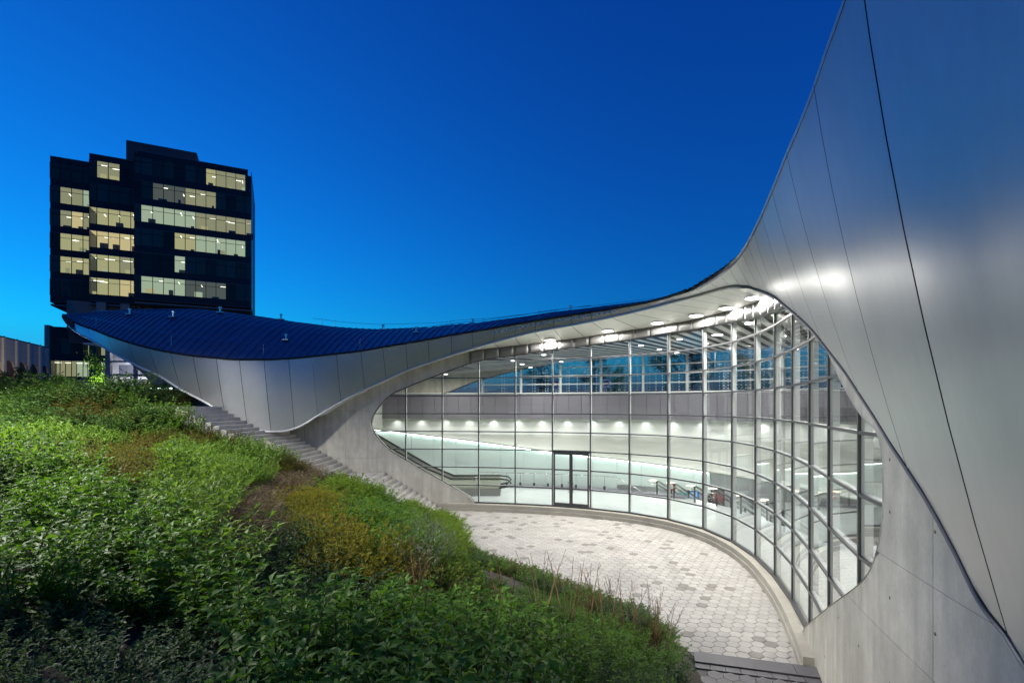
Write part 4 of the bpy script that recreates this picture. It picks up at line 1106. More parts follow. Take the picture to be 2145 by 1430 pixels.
    for px in (120, 203): MB().box(Q(on(px, A) + .5, -7.2, 20.5), (1.1, 1.3, 6.3), rz).build('column', G['conc'], t)
    MB().box(Q(on(380, A), -5.4, 22.0), (20, .2, .12), rz).build('ledge', G['cap'], t)
    # penthouse
    MB().box(Q((on(266, A) + on(428, A)) / 2 - 1.4, -8, top + 1.6), (on(428, A) - on(266, A) - .6, 7, 3.6), rz).build('penthouse', G['pent'], t)
    # podium
    PA = pt(290, 92.2); 
    def Q(k, off, z): return PA + U * k + Nn * off + Vector((0, 0, z)) - base
    k0, k1 = on(105, PA), on(238, PA); ks = [on(c, PA) for c in (106, 126, 150, 174, 187, 202, 228, 238)]
    MB().box(Q((k0 + k1) / 2, -4, 18.6), (k1 - k0, 8, 2.0), rz).build('podium_parapet', G['sp'], t)
    MB().box(Q((k0 + k1) / 2, -7, 12.6), (k1 - k0, 5, 14), rz).build('podium_core', G['fr'], t)
    MB().box(Q(k0 - .35, -3, 12.8), (.7, 6.5, 14), rz).build('podium_edge', G['conc'], t)
    for zb, zt, on_ in ((14.9, 17.6, {3: 0, 5: 3, 6: 0}), (11.0, 13.75, {0: 3, 1: 3, 2: 2, 3: 2, 5: 2})):
        for i in range(len(ks) - 1):
            a, c = ks[i] + .06, ks[i + 1] - .06
            MB().face([Q(a, 0, zb), Q(c, 0, zb), Q(c, 0, zt), Q(a, 0, zt)]).build('window', gl if i in on_ else G['dk'], t)
            MB().box(Q(ks[i], .03, (zb + zt) / 2), (.1, .1, zt - zb), rz).build('mullion', G['fr'], t)
            if i in on_:
                b = MB(); b.face([Q(a, -2.5, zb), Q(c, -2.5, zb), Q(c, -2.5, zt), Q(a, -2.5, zt)]); b.face([Q(a, -.05, zt), Q(c, -.05, zt), Q(c, -2.5, zt), Q(a, -2.5, zt)]); b.build('lit_room', room[on_[i]], t)
                MB().box(Q((a + c) / 2, -1.2, zt - .3), (.9, .12, .07), rz).build('room_lamp', bar, t)
        MB().box(Q((k0 + k1) / 2, -.1, zb - .6), (k1 - k0, .3, 1.2), rz).build('spandrel', G['sp'], t)
    MB().box(Q((k0 + k1) / 2, -.1, 8.3), (k1 - k0, .3, 5.2), rz).build('plinth_glazing', mat('tower_teal_panel', (.01, .06, .06), .25), t)
build_tower()

def build_brick():
    t = empty('brick_building', (-50, 52, 5.7)); tag(t, 'brown brick building with pale arched cornice and ivy beside the tower', 'building')
    base = Vector((-50, 52, 5.7)); A = Vector((-49.5, 43.0, 0)); B_ = Vector((-58.2, 63.0, 0)); U = (B_ - A).normalized(); L = (B_ - A).length; Nn = Vector((U.y, -U.x, 0)); rz = math.atan2(U.y, U.x)
    A = A - U * 6; L += 6
    if Nn.x < 0: Nn = -Nn
    bm = mat('brown_brick', (.115, .072, .055), .9, noise=((.5, .15), (6, .2))); cm = mat('pale_cornice', (.34, .33, .30), .8, noise=(1, .1))
    def Q(u, off, z): return A + U * u + Nn * off + Vector((0, 0, z)) - base
    H = 13.0
    MB().box(Q(L / 2, -5, 5.7 + 3.4), (L, 10, 7.4), rz).build('wall', bm, t)
    MB().box(Q(L / 2, -5, H + .08), (L + .3, 10.3, .16), rz).build('roof_edge', mat('cornice_cap', (.07, .065, .06), .7), t)
    bay = 2.75; n = int(L / bay)
    for i in range(n):
        u0, u1 = i * bay, (i + 1) * bay
        # cornice panel with an arched lower edge
        b = MB(); m = 12; G1 = []; zt = H
        for k in range(m + 1):
            x = -1 + 2 * k / m; u = u0 + .25 + (u1 - u0 - .5) * k / m; zb = 9.9 + .85 * math.sqrt(max(0, 1 - x * x)); G1.append((u, zb))
        b.grid([[Q(u, .18, zb), Q(u, .18, zt)] for u, zb in G1]); b.grid([[Q(u, -.1, zb), Q(u, .18, zb)] for u, zb in G1]); b.build('arched_panel', cm, t)
        MB().box(Q(u0, .22, (9.0 + H) / 2), (.5, .3, H - 9.0), rz).build('pier_head', cm, t)
        MB().box(Q(u0, .12, 7.4), (.6, .3, 3.6), rz).build('pier', bm, t)
        MB().box(Q(u0, .28, (9.6 + H) / 2 + .3), (.08, .06, 3.2), rz).build('downpipe', M['darksteel'], t)
    lm = leafmat('ivy_leaf', ((.008, .02, .010), (.02, .045, .016), (.035, .065, .02)), .5, .2)
    r2 = np.random.default_rng(5); b = MB()
    patches = [(10.5, 2.2, 3.6), (13.4, 1.3, 4.2), (16.2, 1.5, 3.6), (19.5, 2.4, 4.2), (22.3, 1.6, 4.2), (25.4, 1.3, 3.0), (8.5, 1.2, 2.2), (27.2, 1.0, 3.0)]
    for u, w, h in patches:
        for k in range(int(520 * w)):
            v = r2.random(); uu = u + r2.normal(0, w * .42) * (1 - .4 * v); z = 5.7 + v * h * (1.0 + r2.normal(0, .06)); p = Q(uu, .3 + r2.uniform(0, .25), z)
            s = r2.uniform(.08, .17); a = r2.uniform(0, 6.28); e1 = (U * math.cos(a) + Vector((0, 0, math.sin(a)))) * s; e2 = (U * -math.sin(a) + Vector((0, 0, math.cos(a)))) * s * .8 + Nn * r2.uniform(-.1, .1)
            b.face([p - e1, p + e2 * .6, p + e1, p - e2 * .6])
    tag(b.build('ivy', lm, t), kind='stuff')
    q = Q(8.0, .25, 8.1); MB().box(q, (.2, .2, .25), rz).build('wall_lamp', emission('brick_lamp', (1, 1, .95), 1.5), t)
    l = bpy.data.lights.new('wall_lamp_bulb', 'POINT'); l.energy = 230; l.color = (1, .82, .6); l.shadow_soft_size = .15; o = bpy.data.objects.new('lamp_light', l); COL.objects.link(o); o.parent = t; o.location = Q(9.0, 3.2, 8.8)
build_brick()

# ------------------------------------------------------------------ street beyond: pavement, signs, trees, lamp, cars
def build_street():
    G = [[BACK.at(u, -.16, 5.80), BACK.at(u, -6, 5.80)] for u in np.linspace(0, BACK.n, 80)]
    tag(MB().grid(G).build('pavement', M['stair']), 'pale pavement along the street side of the station', kind='structure')
    tag(MB().prism([(-90, 50), (120, 50), (120, 62), (-90, 62)], 5.5, 5.76).build('road', M['asphalt']), 'dark asphalt street behind the station', kind='structure')
    tag(MB().prism([(-28, 45.5), (34, 45.5), (34, 49.8), (-28, 49.8)], 5.5, 5.79).build('kerb_strip', M['stair']), 'concrete kerb strip along the street', kind='structure')
build_street()

def oct_sign(name, loc, rz, label, kind):
    t = empty(name, loc, rz); tag(t, label, 'sign')
    MB().tube([(0, 0, 0), (0, 0, 2.6)], .03, 6).build('post', M['steel'], t)
    red = bpy.data.materials.get('sign_red') or mat('sign_red', (.55, .03, .03), .4); wh = bpy.data.materials.get('sign_white') or mat('sign_white', (.8, .8, .8), .4)
    if kind == 'stop':
        pl = lambda r, y: [(r * math.cos(math.pi / 8 + k * math.pi / 4), y, 2.25 + r * math.sin(math.pi / 8 + k * math.pi / 4)) for k in range(8)]
        b = MB(); b.face(pl(.30, -.035)); b.face(pl(.30, .0)[::-1]); b.build('rim', wh, t); MB().face(pl(.275, -.042)).build('plate', red, t)
        c = bpy.data.curves.new('lettering', 'FONT'); c.body = 'STOP'; c.size = .2; c.align_x = 'CENTER'; c.align_y = 'CENTER'; c.extrude = .002; oc = bpy.data.objects.new('tmp', c); COL.objects.link(oc); bpy.context.view_layer.update(); me = bpy.data.meshes.new_from_object(oc.evaluated_get(bpy.context.evaluated_depsgraph_get())); bpy.data.objects.remove(oc); o = bpy.data.objects.new('lettering', me); COL.objects.link(o); o.parent = t; o.location = (0, -.05, 2.25); o.rotation_euler = (math.pi / 2, 0, 0); me.materials.clear(); me.materials.append(wh)
    else:
        MB().box((0, -.02, 2.1), (.62, .03, .8)).build('plate', wh, t); cir = [(.24 * math.cos(a), -.045, 2.15 + .24 * math.sin(a)) for a in np.linspace(0, 2 * math.pi, 24, endpoint=False)]
        MB().face(cir).build('red_disc', red, t); MB().box((0, -.055, 2.15), (.34, .01, .09)).build('white_bar', wh, t)
def at_ground(px, D): return ((px - XC) * D / F, D, 5.78)
oct_sign('stop_sign', at_ground(174, 45), .9, 'red stop sign in front of the lit tower windows', 'stop')
oct_sign('stop_sign', at_ground(106, 47), 1.05, 'red stop sign at the corner of the brick building', 'stop')
oct_sign('no_entry_sign', at_ground(1270, 46), 0, 'red and white no entry sign seen through the upper glazing by the small tree', 'noentry')
oct_sign('no_entry_sign', at_ground(1165, 48), 0, 'red and white no entry sign seen through the upper glazing left of the tree', 'noentry')

def street_lamp(p, label, h, power, rz=0.0, cone=165, aim=None, blend=.45):
    t = empty('street_lamp', p, rz); tag(t, label, 'street lamp', 'street lamps')
    MB().tube([(0, 0, 0), (0, 0, h)], .08, 8, taper=.6).build('pole', M['darksteel'], t); MB().bar((0, 0, h), (0, -1.2, h + .15), .06, .06).build('arm', M['darksteel'], t)
    hd = MB().box((0, -1.3, h + .15), (.3, .6, .1)).build('head', M['darksteel'], t)
    MB().box((0, -1.3, h + .085), (.26, .5, .03)).build('lens', bpy.data.materials.get('street_lamp_lens') or emission('street_lamp_lens', (1, 1, .92), 40), hd)
    l = bpy.data.lights.new('street_lamp_bulb', 'SPOT'); l.energy = power; l.spot_size = math.radians(cone); l.spot_blend = blend; l.shadow_soft_size = .6; l.color = (1, .96, .85)
    o = bpy.data.objects.new('lamp_light', l); COL.objects.link(o); o.parent = t; o.location = (0, -1.3, h)
    if aim:
        d = Vector(aim) - (Vector(p) + Vector((1.3 * math.sin(rz), -1.3 * math.cos(rz), h))); q = d.to_track_quat('-Z', 'Y').to_euler('XYZ'); o.rotation_euler = (q.x, q.y, q.z - rz)
street_lamp(at_ground(1498, 50), 'tall street lamp glaring white through the upper glazing', 5.8, 500)
street_lamp((-25, 1, 5.7), 'added unseen floodlight pole that brightens the right concrete wall', 9.0, 6000, math.pi / 2, 25, (6.4, 11.0, 3.8), 1.0)  # added out of view to light the right concrete wall
street_lamp((-17.5, 12.6, 4.9), 'added unseen street lamp that brightens the bank and the pale dogwood crest', 9.6, 2500, math.pi / 2, 134)  # added out of view to light the planted bank

def build_car(px, D, col, label, rz=0.0):
    t = empty('parked_car', at_ground(px, D), rz); tag(t, label, 'car', 'cars on the street behind the station')
    m = mat('car_paint', col, .25, .4); gm = bpy.data.materials.get('car_window') or mat('car_window', (.01, .012, .014), .08)
    prof = [(-2.1, .35), (-2.15, .75), (-1.5, .92), (-.9, 1.42), (.6, 1.45), (1.3, .98), (2.05, .82), (2.15, .4)]
    b = MB(); w = .88
    for a, c in zip(prof[:-1], prof[1:]): b.face([(a[0], -w, a[1]), (c[0], -w, c[1]), (c[0], w, c[1]), (a[0], w, a[1])])
    for s in (-w, w): b.face([(p[0], s, p[1]) for p in prof])
    b.build('body', m, t)
    for s in (-w - .006, w + .006): MB().face([(-1.3, s, .95), (-.85, s, 1.36), (.55, s, 1.38), (1.1, s, .98)]).build('side_window', gm, t)
    for x in (-1.35, 1.35):
        for s in (-w, w):
            wh = MB(); wh.tube([(x, s - .1, .33), (x, s + .1, .33)], .33, 14); wh.build('wheel', M['rubber'], t)
    for s in (-.6, .6): MB().box((-2.15, s, .68), (.05, .3, .12)).build('headlight', emission('car_light', (1, .5, .15), 1.2) if 'car_light' not in bpy.data.materials else bpy.data.materials['car_light'], t)
build_car(1205, 53, (.25, .02, .02), 'dark red car behind the upper glazing left of the no entry sign', .4)
build_car(1340, 53, (.03, .03, .035), 'black car on the street behind the upper glazing', .2)
build_car(1500, 52, (.35, .36, .38), 'silver car beneath the glaring street lamp', 0)

# ------------------------------------------------------------------ planting
V3 = lambda *a: np.array(a, float)
def leaves_mesh(name, mats, base, direc, Ls, Ws, droop=.25, fold=.25, stems=None, seed=0):
    "many small folded leaves (and thin stems) as one mesh; base, direc: Nx3"
    n = len(base); r = np.random.default_rng(seed)
    d = direc / np.linalg.norm(direc, axis=1)[:, None]
    up = np.tile(V3(0, 0, 1), (n, 1)) + r.normal(0, .25, (n, 3))
    side = np.cross(d, up); side /= np.maximum(1e-6, np.linalg.norm(side, axis=1))[:, None]
    nor = np.cross(side, d)
    L = Ls[:, None]; Wd = Ws[:, None]
    mid = base + d * L * .45 + nor * L * .06; ml = mid - side * Wd * .5 + nor * Wd * fold; mr = mid + side * Wd * .5 + nor * Wd * fold
    tip = base + d * L - nor * L * droop * .6
    V = np.stack([base, ml, mid, mr, tip], 1).reshape(-1, 3)
    o = np.arange(n)[:, None] * 5
    T = np.concatenate([o + np.array([0, 1, 2]), o + np.array([0, 2, 3]), o + np.array([1, 4, 2]), o + np.array([2, 4, 3])], 0)
    nT = len(T); nV = len(V); mi = np.zeros(nT, int)
    if stems:
        sv, sf = [], []
        for path, rad in stems:
            for i, p in enumerate(path):
                rr = rad * (1 - .6 * i / max(1, len(path) - 1))
                for k in range(3): a = k * 2.094; sv.append((p[0] + rr * math.cos(a), p[1] + rr * math.sin(a), p[2]))
            m0 = nV + len(sv) - 3 * len(path)
            for i in range(len(path) - 1):
                for k in range(3):
                    a, b = m0 + i * 3 + k, m0 + i * 3 + (k + 1) % 3; sf += [(a, b, b + 3), (a, b + 3, a + 3)]
        V = np.concatenate([V, np.array(sv)]); T = np.concatenate([T, np.array(sf)]); mi = np.concatenate([mi, np.ones(len(sf), int)])
    me = bpy.data.meshes.new(name); me.vertices.add(len(V)); me.vertices.foreach_set('co', V.astype(np.float32).ravel())
    me.loops.add(len(T) * 3); me.loops.foreach_set('vertex_index', T.astype(np.int32).ravel())
    me.polygons.add(len(T)); me.polygons.foreach_set('loop_start', np.arange(0, len(T) * 3, 3, dtype=np.int32)); me.polygons.foreach_set('loop_total', np.full(len(T), 3, np.int32))
    for m in mats: me.materials.append(m)
    me.polygons.foreach_set('material_index', mi.astype(np.int32)); me.update(calc_edges=True); me.validate(); return me

def shrub_parts(seed, n_stem, height, spread, n_node, per, leaf, wid, up=.35, jitter=.3, base_r=.18, start=.25, curve=.5):
    r = np.random.default_rng(seed); B, Dv, Ls, Ws, st = [], [], [], [], []
    for i in range(n_stem):
        a = r.uniform(0, 2 * math.pi); q = math.sqrt(r.random()); lean = q * spread; h = height * r.uniform(.72, 1.08) * (1 - .28 * q * q)
        p0 = V3(math.cos(a) * base_r * q, math.sin(a) * base_r * q, -.05); path = []
        for k in range(5):
            t = k / 4; path.append(p0 + V3(math.cos(a) * lean * (t + curve * t * t) / (1 + curve), math.sin(a) * lean * (t + curve * t * t) / (1 + curve), h * t - .08 * lean * t * t) + r.normal(0, .012, 3))
        st.append((path, .007 * height))
        for k in range(n_node):
            t = start + (1 - start) * (k + r.uniform(-.3, .3)) / max(1, n_node - 1); t = min(1, max(0.05, t)); f = t * 4; j = min(3, int(f)); p = path[j] + (path[j + 1] - path[j]) * (f - j)
            a0 = k * 1.57 + r.uniform(-.4, .4)
            for m in range(per):
                aa = a0 + m * 2 * math.pi / per + r.normal(0, jitter); e = up + .55 * max(0, t - .75) * 4 * .5 + r.normal(0, .22)
                B.append(p + r.normal(0, .01, 3)); Dv.append(V3(math.cos(aa), math.sin(aa), e)); s = r.uniform(.65, 1.15) * (1 - .25 * max(0, t - .8) * 5 * .5); Ls.append(leaf * s); Ws.append(wid * s)
    return np.array(B), np.array(Dv), np.array(Ls), np.array(Ws), st

BARK = {'red': mat('dogwood_stem', (.10, .035, .025), .7), 'brown': mat('shrub_stem', (.07, .05, .03), .8), 'straw': mat('dry_stem', (.22, .13, .06), .85)}
LM = {
    'dogwood': leafmat('dogwood_leaf', ((.036, .100, .010), (.075, .165, .016), (.13, .225, .03)), .36, .35),
    'willow': leafmat('willow_leaf', ((.055, .115, .016), (.10, .18, .03), (.16, .235, .065)), .4, .35),
    'bright': leafmat('bright_leaf', ((.055, .12, .018), (.09, .18, .03), (.13, .21, .045)), .42, .4),
    'lime': leafmat('lime_leaf', ((.07, .13, .015), (.12, .19, .025), (.17, .23, .035)), .45, .4),
    'yellow': leafmat('spirea_leaf', ((.10, .125, .012), (.15, .165, .018), (.19, .17, .025), (.16, .10, .03)), .5, .4),
    'grey': leafmat('grey_leaf', ((.07, .105, .06), (.12, .155, .10), (.19, .22, .16)), .45, .3),
    'dark': leafmat('groundcover_leaf', ((.018, .045, .016), (.035, .075, .025), (.06, .105, .035)), .45, .25),
    'rust': leafmat('rusty_leaf', ((.045, .08, .018), (.09, .095, .02), (.14, .085, .022)), .5, .35),
    'deep': leafmat('deep_green_leaf', ((.025, .06, .02), (.05, .10, .03), (.085, .14, .04)), .42, .3),
    'straw': leafmat('dry_grass', ((.07, .055, .035), (.13, .10, .065), (.20, .16, .11)), .8, .15),
}
KIND = {   # stems, height, spread, nodes, leaves per node, leaf length, width, upward, start
    'dogwood': dict(n_stem=17, height=1.05, spread=.55, n_node=7, per=4, leaf=.135, wid=.062, up=.25, start=.3),
    'willow': dict(n_stem=24, height=.95, spread=.55, n_node=9, per=3, leaf=.15, wid=.042, up=.6, start=.25),
    'bright': dict(n_stem=30, height=.80, spread=.55, n_node=8, per=4, leaf=.095, wid=.045, up=.5, start=.2),
    'lime': dict(n_stem=26, height=.75, spread=.50, n_node=8, per=4, leaf=.090, wid=.042, up=.5, start=.2),
    'yellow': dict(n_stem=42, height=.75, spread=.55, n_node=8, per=4, leaf=.085, wid=.030, up=.8, start=.15),
    'grey': dict(n_stem=34, height=.80, spread=.58, n_node=9, per=3, leaf=.105, wid=.024, up=.7, start=.2),
    'dark': dict(n_stem=40, height=.38, spread=.62, n_node=6, per=4, leaf=.070, wid=.036, up=.6, start=.1, base_r=.45),
    'rust': dict(n_stem=36, height=.80, spread=.55, n_node=8, per=4, leaf=.085, wid=.030, up=.6, start=.2),
    'deep': dict(n_stem=28, height=.85, spread=.6, n_node=8, per=4, leaf=.12, wid=.05, up=.35, start=.2),
    'straw': dict(n_stem=70, height=.42, spread=.45, n_node=3, per=2, leaf=.30, wid=.016, up=.6, start=.05, base_r=.4),
}
PLANT_LABEL = {
    'dogwood': ('dogwood_shrub', 'broad-leaved dogwood shrub in the dense foreground bank', 'dogwood shrubs in the foreground bank'),
    'willow': ('willow_shrub', 'pale green narrow-leaved shrub on the crest of the bank', 'narrow-leaved shrubs on the bank'),
    'bright': ('leafy_shrub', 'fresh green small-leaved shrub on the slope', 'fresh green shrubs on the slope'),
    'lime': ('lime_shrub', 'lime green low shrub at the edge of the paving', 'lime green shrubs by the paving'),
    'yellow': ('spirea_shrub', 'yellow-olive feathery shrub in the middle of the slope', 'yellow feathery shrubs'),
    'grey': ('silver_shrub', 'grey-green fine-leaved shrub beside the outdoor steps', 'grey-green shrubs by the steps'),
    'dark': ('groundcover_plant', 'low dark green groundcover clump on the slope', 'dark groundcover clumps'),
    'rust': ('rusty_shrub', 'rust-tinged olive shrub on the bank', 'rust-tinged shrubs'),
    'deep': ('evergreen_shrub', 'deep green leafy shrub on the upper bank', 'deep green shrubs of the upper bank'),
    'straw': ('dry_grass_tuft', 'dry straw-coloured grass tuft in the bare gap of the bank', 'dry grass tufts'),
}
AREAS = [   # photo areas (pixels of the plant's middle) and what grows there
    ('straw', 1.0, [(462, 1135), (455, 1080), (480, 1040), (545, 1008), (655, 968), (672, 990), (560, 1035), (515, 1065), (505, 1135)]),
    ('yellow', 1.0, [(612, 1050), (640, 1025), (700, 1045), (730, 1090), (800, 1135), (880, 1165), (900, 1215), (800, 1205), (690, 1160), (625, 1110)]),
    ('lime', 1.05, [(665, 1030), (675, 1000), (760, 985), (775, 1040), (705, 1060)]),
    ('bright', 1.0, [(705, 1055), (760, 1020), (830, 1015), (850, 1060), (850, 1130), (770, 1130), (730, 1095)]),
    ('grey', 1.0, [(820, 1025), (880, 1055), (895, 1100), (910, 1175), (860, 1165), (840, 1060)]),
    ('lime', .95, [(890, 1090), (975, 1070), (965, 1140), (1020, 1205), (950, 1215), (900, 1180)]),
    ('dark', 1.0, [(480, 1230), (500, 1180), (505, 1075), (560, 1040), (660, 995), (720, 985), (660, 1020), (610, 1050), (620, 1110), (690, 1165), (790, 1215), (760, 1245)]),
    ('rust', .8, [(840, 1160), (910, 1180), (1020, 1215), (1060, 1275), (900, 1240)]),
    ('rust', 1.0, [(150, 975), (170, 935), (300, 905), (400, 890), (420, 915), (330, 935), (320, 985), (200, 1000)]),
    ('rust', 1.0, [(400, 895), (480, 880), (560, 895), (600, 915), (560, 935), (440, 920)]),
    ('rust', .9, [(560, 965), (650, 940), (690, 965), (640, 1000), (560, 1000)]),
    ('deep', .62, [(-500, 1250), (120, 1225), (330, 1270), (520, 1400), (560, 2300), (-500, 2300)]),
    ('dogwood', 1.0, [(-300, 1060), (10, 1000), (30, 945), (130, 925), (240, 960), (330, 1005), (400, 1085), (430, 1170), (540, 1205), (740, 1215), (900, 1255), (1080, 1285), (1180, 1335), (1215, 1420), (1240, 1900), (-400, 1900)]),
    ('willow', 1.0, [(320, 990), (330, 930), (450, 905), (590, 905), (680, 955), (600, 985), (520, 1010), (470, 1060), (470, 1150), (420, 1120), (380, 1050)]),
    ('deep', 1.05, [(-100, 815), (400, 815), (440, 850), (480, 905), (330, 920), (160, 950), (-60, 990), (-100, 900)]),
    ('bright', .7, [(980, 1220), (1060, 1235), (1230, 1275), (1480, 1335), (1440, 1380), (1280, 1400), (1200, 1350), (1100, 1290)]),
    ('deep', .6, [(1200, 1330), (1330, 1330), (1460, 1365), (1420, 1460), (1230, 1500)]),
]
CLEAR3 = [(985, 1066), (972, 1140), (1018, 1196), (1200, 1252), (1330, 1296), (1480, 1350), (1700, 1390), (1700, 1100), (1200, 1060)]   # the paving stays in view
CLEAR2 = [(1405, 1440), (1425, 1378), (1448, 1350), (1490, 1352), (1860, 1420), (1860, 1450)]   # gravel and landing stay in view
UPPER = {'deep': None, 'willow': ('willow_shrub', 'pale green narrow-leaved shrub on the upper bank by the lit parapet', 'pale shrubs of the upper bank'),
         'bright': ('leafy_shrub', 'fresh green shrub on the upper bank by the lit parapet', 'fresh green shrubs of the upper bank'), 'rust': ('rusty_shrub', 'brownish shrub on the upper bank by the lit parapet', 'brownish shrubs of the upper bank')}
AREA_LABEL = {
    2: ('lime_shrub', 'yellow-green shrub beside the landing of the outdoor steps', 'yellow-green shrubs by the stair landing'),
    7: ('rusty_shrub', 'rusty low plant between the yellow shrubs and the paving', 'rusty plants by the paving'),
    8: ('rusty_shrub', 'rust and olive shrub behind the pale crest of the dogwoods', 'rusty shrubs behind the dogwoods'),
    9: ('rusty_shrub', 'olive-brown shrub just below the foot of the white wing', 'olive-brown shrubs below the wing'),
    10: ('rusty_shrub', 'olive-brown shrub above the dry grassy gap', 'olive-brown shrubs above the gap'),
    11: ('shade_plant', 'small dark plant in the shaded lower left corner', 'small dark plants in the lower left corner'),
    15: ('leafy_shrub', 'fresh green low plant along the front edge of the paving', 'low plants along the paving edge'),
    16: ('evergreen_shrub', 'small deep green plant beside the gravel strip', 'small deep green plants by the gravel'),
}
CLEAR = [(350, 838), (470, 830), (560, 890), (610, 895), (935, 1055), (905, 1085), (800, 1012), (668, 965), (640, 935), (540, 903), (470, 897)]   # the steps stay in view
def build_planting():
    protos = {}
    for kd, kw in KIND.items():
        protos[kd] = []
        for v in range(4 if kd == 'dogwood' else 3):
            B, Dv, Ls, Ws, st = shrub_parts(100 + v * 7 + len(protos) * 31, **kw)
            if kd == 'dogwood':
                protos[kd].append((leaves_mesh('foliage', [LM[kd]], B, Dv, Ls, Ws, seed=v), st))
            else:
                protos[kd].append((leaves_mesh(PLANT_LABEL[kd][0], [LM[kd], BARK['straw' if kd == 'straw' else 'brown']], B, Dv, Ls, Ws, seed=v, stems=st), None))
    stem_me = []
    for me, st in protos['dogwood']:
        b = MB()
        for path, rad in st: b.tube([Vector(p) for p in path], rad, 4, taper=.4, cap=False)
        stem_me.append(b.mesh('stem', BARK['red']))
    r = np.random.default_rng(21); cnt = {}
    step = {'dogwood': .50, 'willow': .55, 'bright': .45, 'lime': .45, 'yellow': .42, 'grey': .45, 'dark': .5, 'rust': .5, 'deep': .55, 'straw': .38}
    placed = []
    for x in np.arange(-36, 5.5, .24):
        for y in np.arange(.9, 28, .24):
            px_, py_ = x + r.uniform(-.12, .12), y + r.uniform(-.12, .12)
            q = to_px(px_, py_, 0)[0]
            if q < -45 or q > 1500: continue
            if (23.7 if px_ > -11 else 22.6) < py_ and px_ > -15.6 and px_ < -3: continue           # steps
            if py_ > 22.0 and px_ < -14.6 and px_ > -17.2: continue
            if py_ > 27.2 or inside(PLAZA, px_, py_) or (px_ > 4.0 and py_ < 12): continue
            z = terrain(px_, py_)
            if z < -.1: continue
            kd = None; area = None
            for ai, (name, sc, poly) in enumerate(AREAS):
                hh = KIND[name]['height'] * (.95 if name == 'dogwood' else .7) * sc; u, v = to_px(px_, py_, z + hh)
                if inside(poly, u, v): kd = name; area = ai; break
            if area == 14:
                w_ = math.sin(px_ * .9 + 1.3) + math.sin(py_ * 1.15 + px_ * .35) + r.normal(0, .35); kd = 'willow' if w_ > .75 else 'bright' if w_ > .25 else 'rust' if w_ < -1.15 else 'deep'
            if kd is None:
                u, v = to_px(px_, py_, z + .4); kd = 'deep' if v < 960 else 'dogwood' if py_ < 9 and u < 1150 and v > 1265 else 'dark' if u < 760 else 'bright'; sc = .9
                if v > 1500 and py_ < 1.6: continue
            if px_ * px_ + py_ * py_ < 1.5 ** 2: continue
            uT, vT = to_px(px_, py_, z + KIND[kd]['height'] * sc * 1.02)
            over = lambda q_: any(inside(CLEAR3, *to_px(px_ + dx * q_, py_, z + KIND[kd]['height'] * sc * f * q_)) for dx, f in ((0, 1), (.32, .75), (.2, .95)))
            fit = next((q_ for q_ in (1, .7, .45, .28) if not over(q_)), None)
            if fit is None: continue
            sc *= fit
            if inside(CLEAR, uT, vT) or any(inside(CLEAR2, *to_px(px_, py_, z + KIND[kd]['height'] * sc * f)) for f in (0, .5, 1)): continue
            dE = float(np.sqrt(((EDGE_D[:, 0] - px_) ** 2 + (EDGE_D[:, 1] - py_) ** 2).min())); sc *= min(1, .42 + dE / 3.2) if area != 5 else 1
            if py_ > 21.5 and px_ < -16.5: sc *= 1.3
            st = step[kd] * (1.0 if py_ > 4 else .9) * (.6 if fit < .6 else 1)
            if any((px_ - a) ** 2 + (py_ - b) ** 2 < st * st for a, b in placed[-900:]): continue
            placed.append((px_, py_)); cnt[kd] = cnt.get(kd, 0) + 1
            s = sc * r.uniform(.75, 1.28) * (1 + .2 * math.sin(px_ * 1.4 + .5) * math.sin(py_ * 1.15)); rz = r.uniform(0, 6.28); k = int(r.integers(0, len(protos[kd]))); nm, lb, gp = (UPPER[kd] if area == 14 else AREA_LABEL.get(area)) or PLANT_LABEL[kd]
            if kd == 'dogwood' and area is not None or area is None and kd in ('dogwood', 'bright', 'deep'):
                zone = (('close to the viewer', 'in the middle of the bank', 'on the lamplit far crest')[0 if py_ < 4.5 else 1 if py_ < 9 else 2]) if kd == 'dogwood' else ('at the foot of the slope' if z < 1.2 else 'halfway up the slope' if z < 3.2 else 'high on the slope')
                lb = {'dogwood': 'broad-leaved dogwood shrub ', 'bright': 'fresh green small-leaved shrub ', 'deep': 'deep green leafy shrub '}[kd] + zone; gp = gp + ', ' + zone
            tilt = (r.normal(0, .06), r.normal(0, .06), rz)
            if kd == 'dogwood':
                t = empty(nm, (px_, py_, z - .03)); t.rotation_euler = tilt; t.scale = (s, s, s); tag(t, lb, 'shrub', gp)
                for me, pn in ((protos[kd][k][0], 'foliage'), (stem_me[k], 'stem')):
                    o = bpy.data.objects.new(pn, me); COL.objects.link(o); o.parent = t
                    if pn == 'foliage': o['kind'] = 'stuff'
            else:
                o = bpy.data.objects.new(nm, protos[kd][k][0]); COL.objects.link(o); o.location = (px_, py_, z - .03); o.rotation_euler = tilt; o.scale = (s, s, s * r.uniform(.85, 1.15)); tag(o, lb, 'shrub' if kd not in ('dark', 'straw') else 'plant', gp)
    # low plants knitting the foot of the slope to the paving
    L_ = Line(EDGE)
    for u, lo, hi, gs in [(u, .05, .5, 1) for u in np.arange(.3, L_.n - 1.2, .17)] + [(u, .45, 2.3, 1.45) for u in np.arange(.3, L_.n - 1.2, .085)]:
        q = L_.at(u + r.uniform(-.08, .08)); o2 = L_.at(u, 1.0) - L_.at(u); c_ = Vector((3.5, 19, 0)) - q
        if o2.dot(c_) > 0: o2 = -o2
        q = q + o2 * r.uniform(lo, hi); kd = 'lime' if q.y > 17.5 else ('bright', 'deep', 'rust', 'bright')[int(r.integers(0, 4))]
        if to_px(q.x, q.y, .3)[0] > 1425: continue
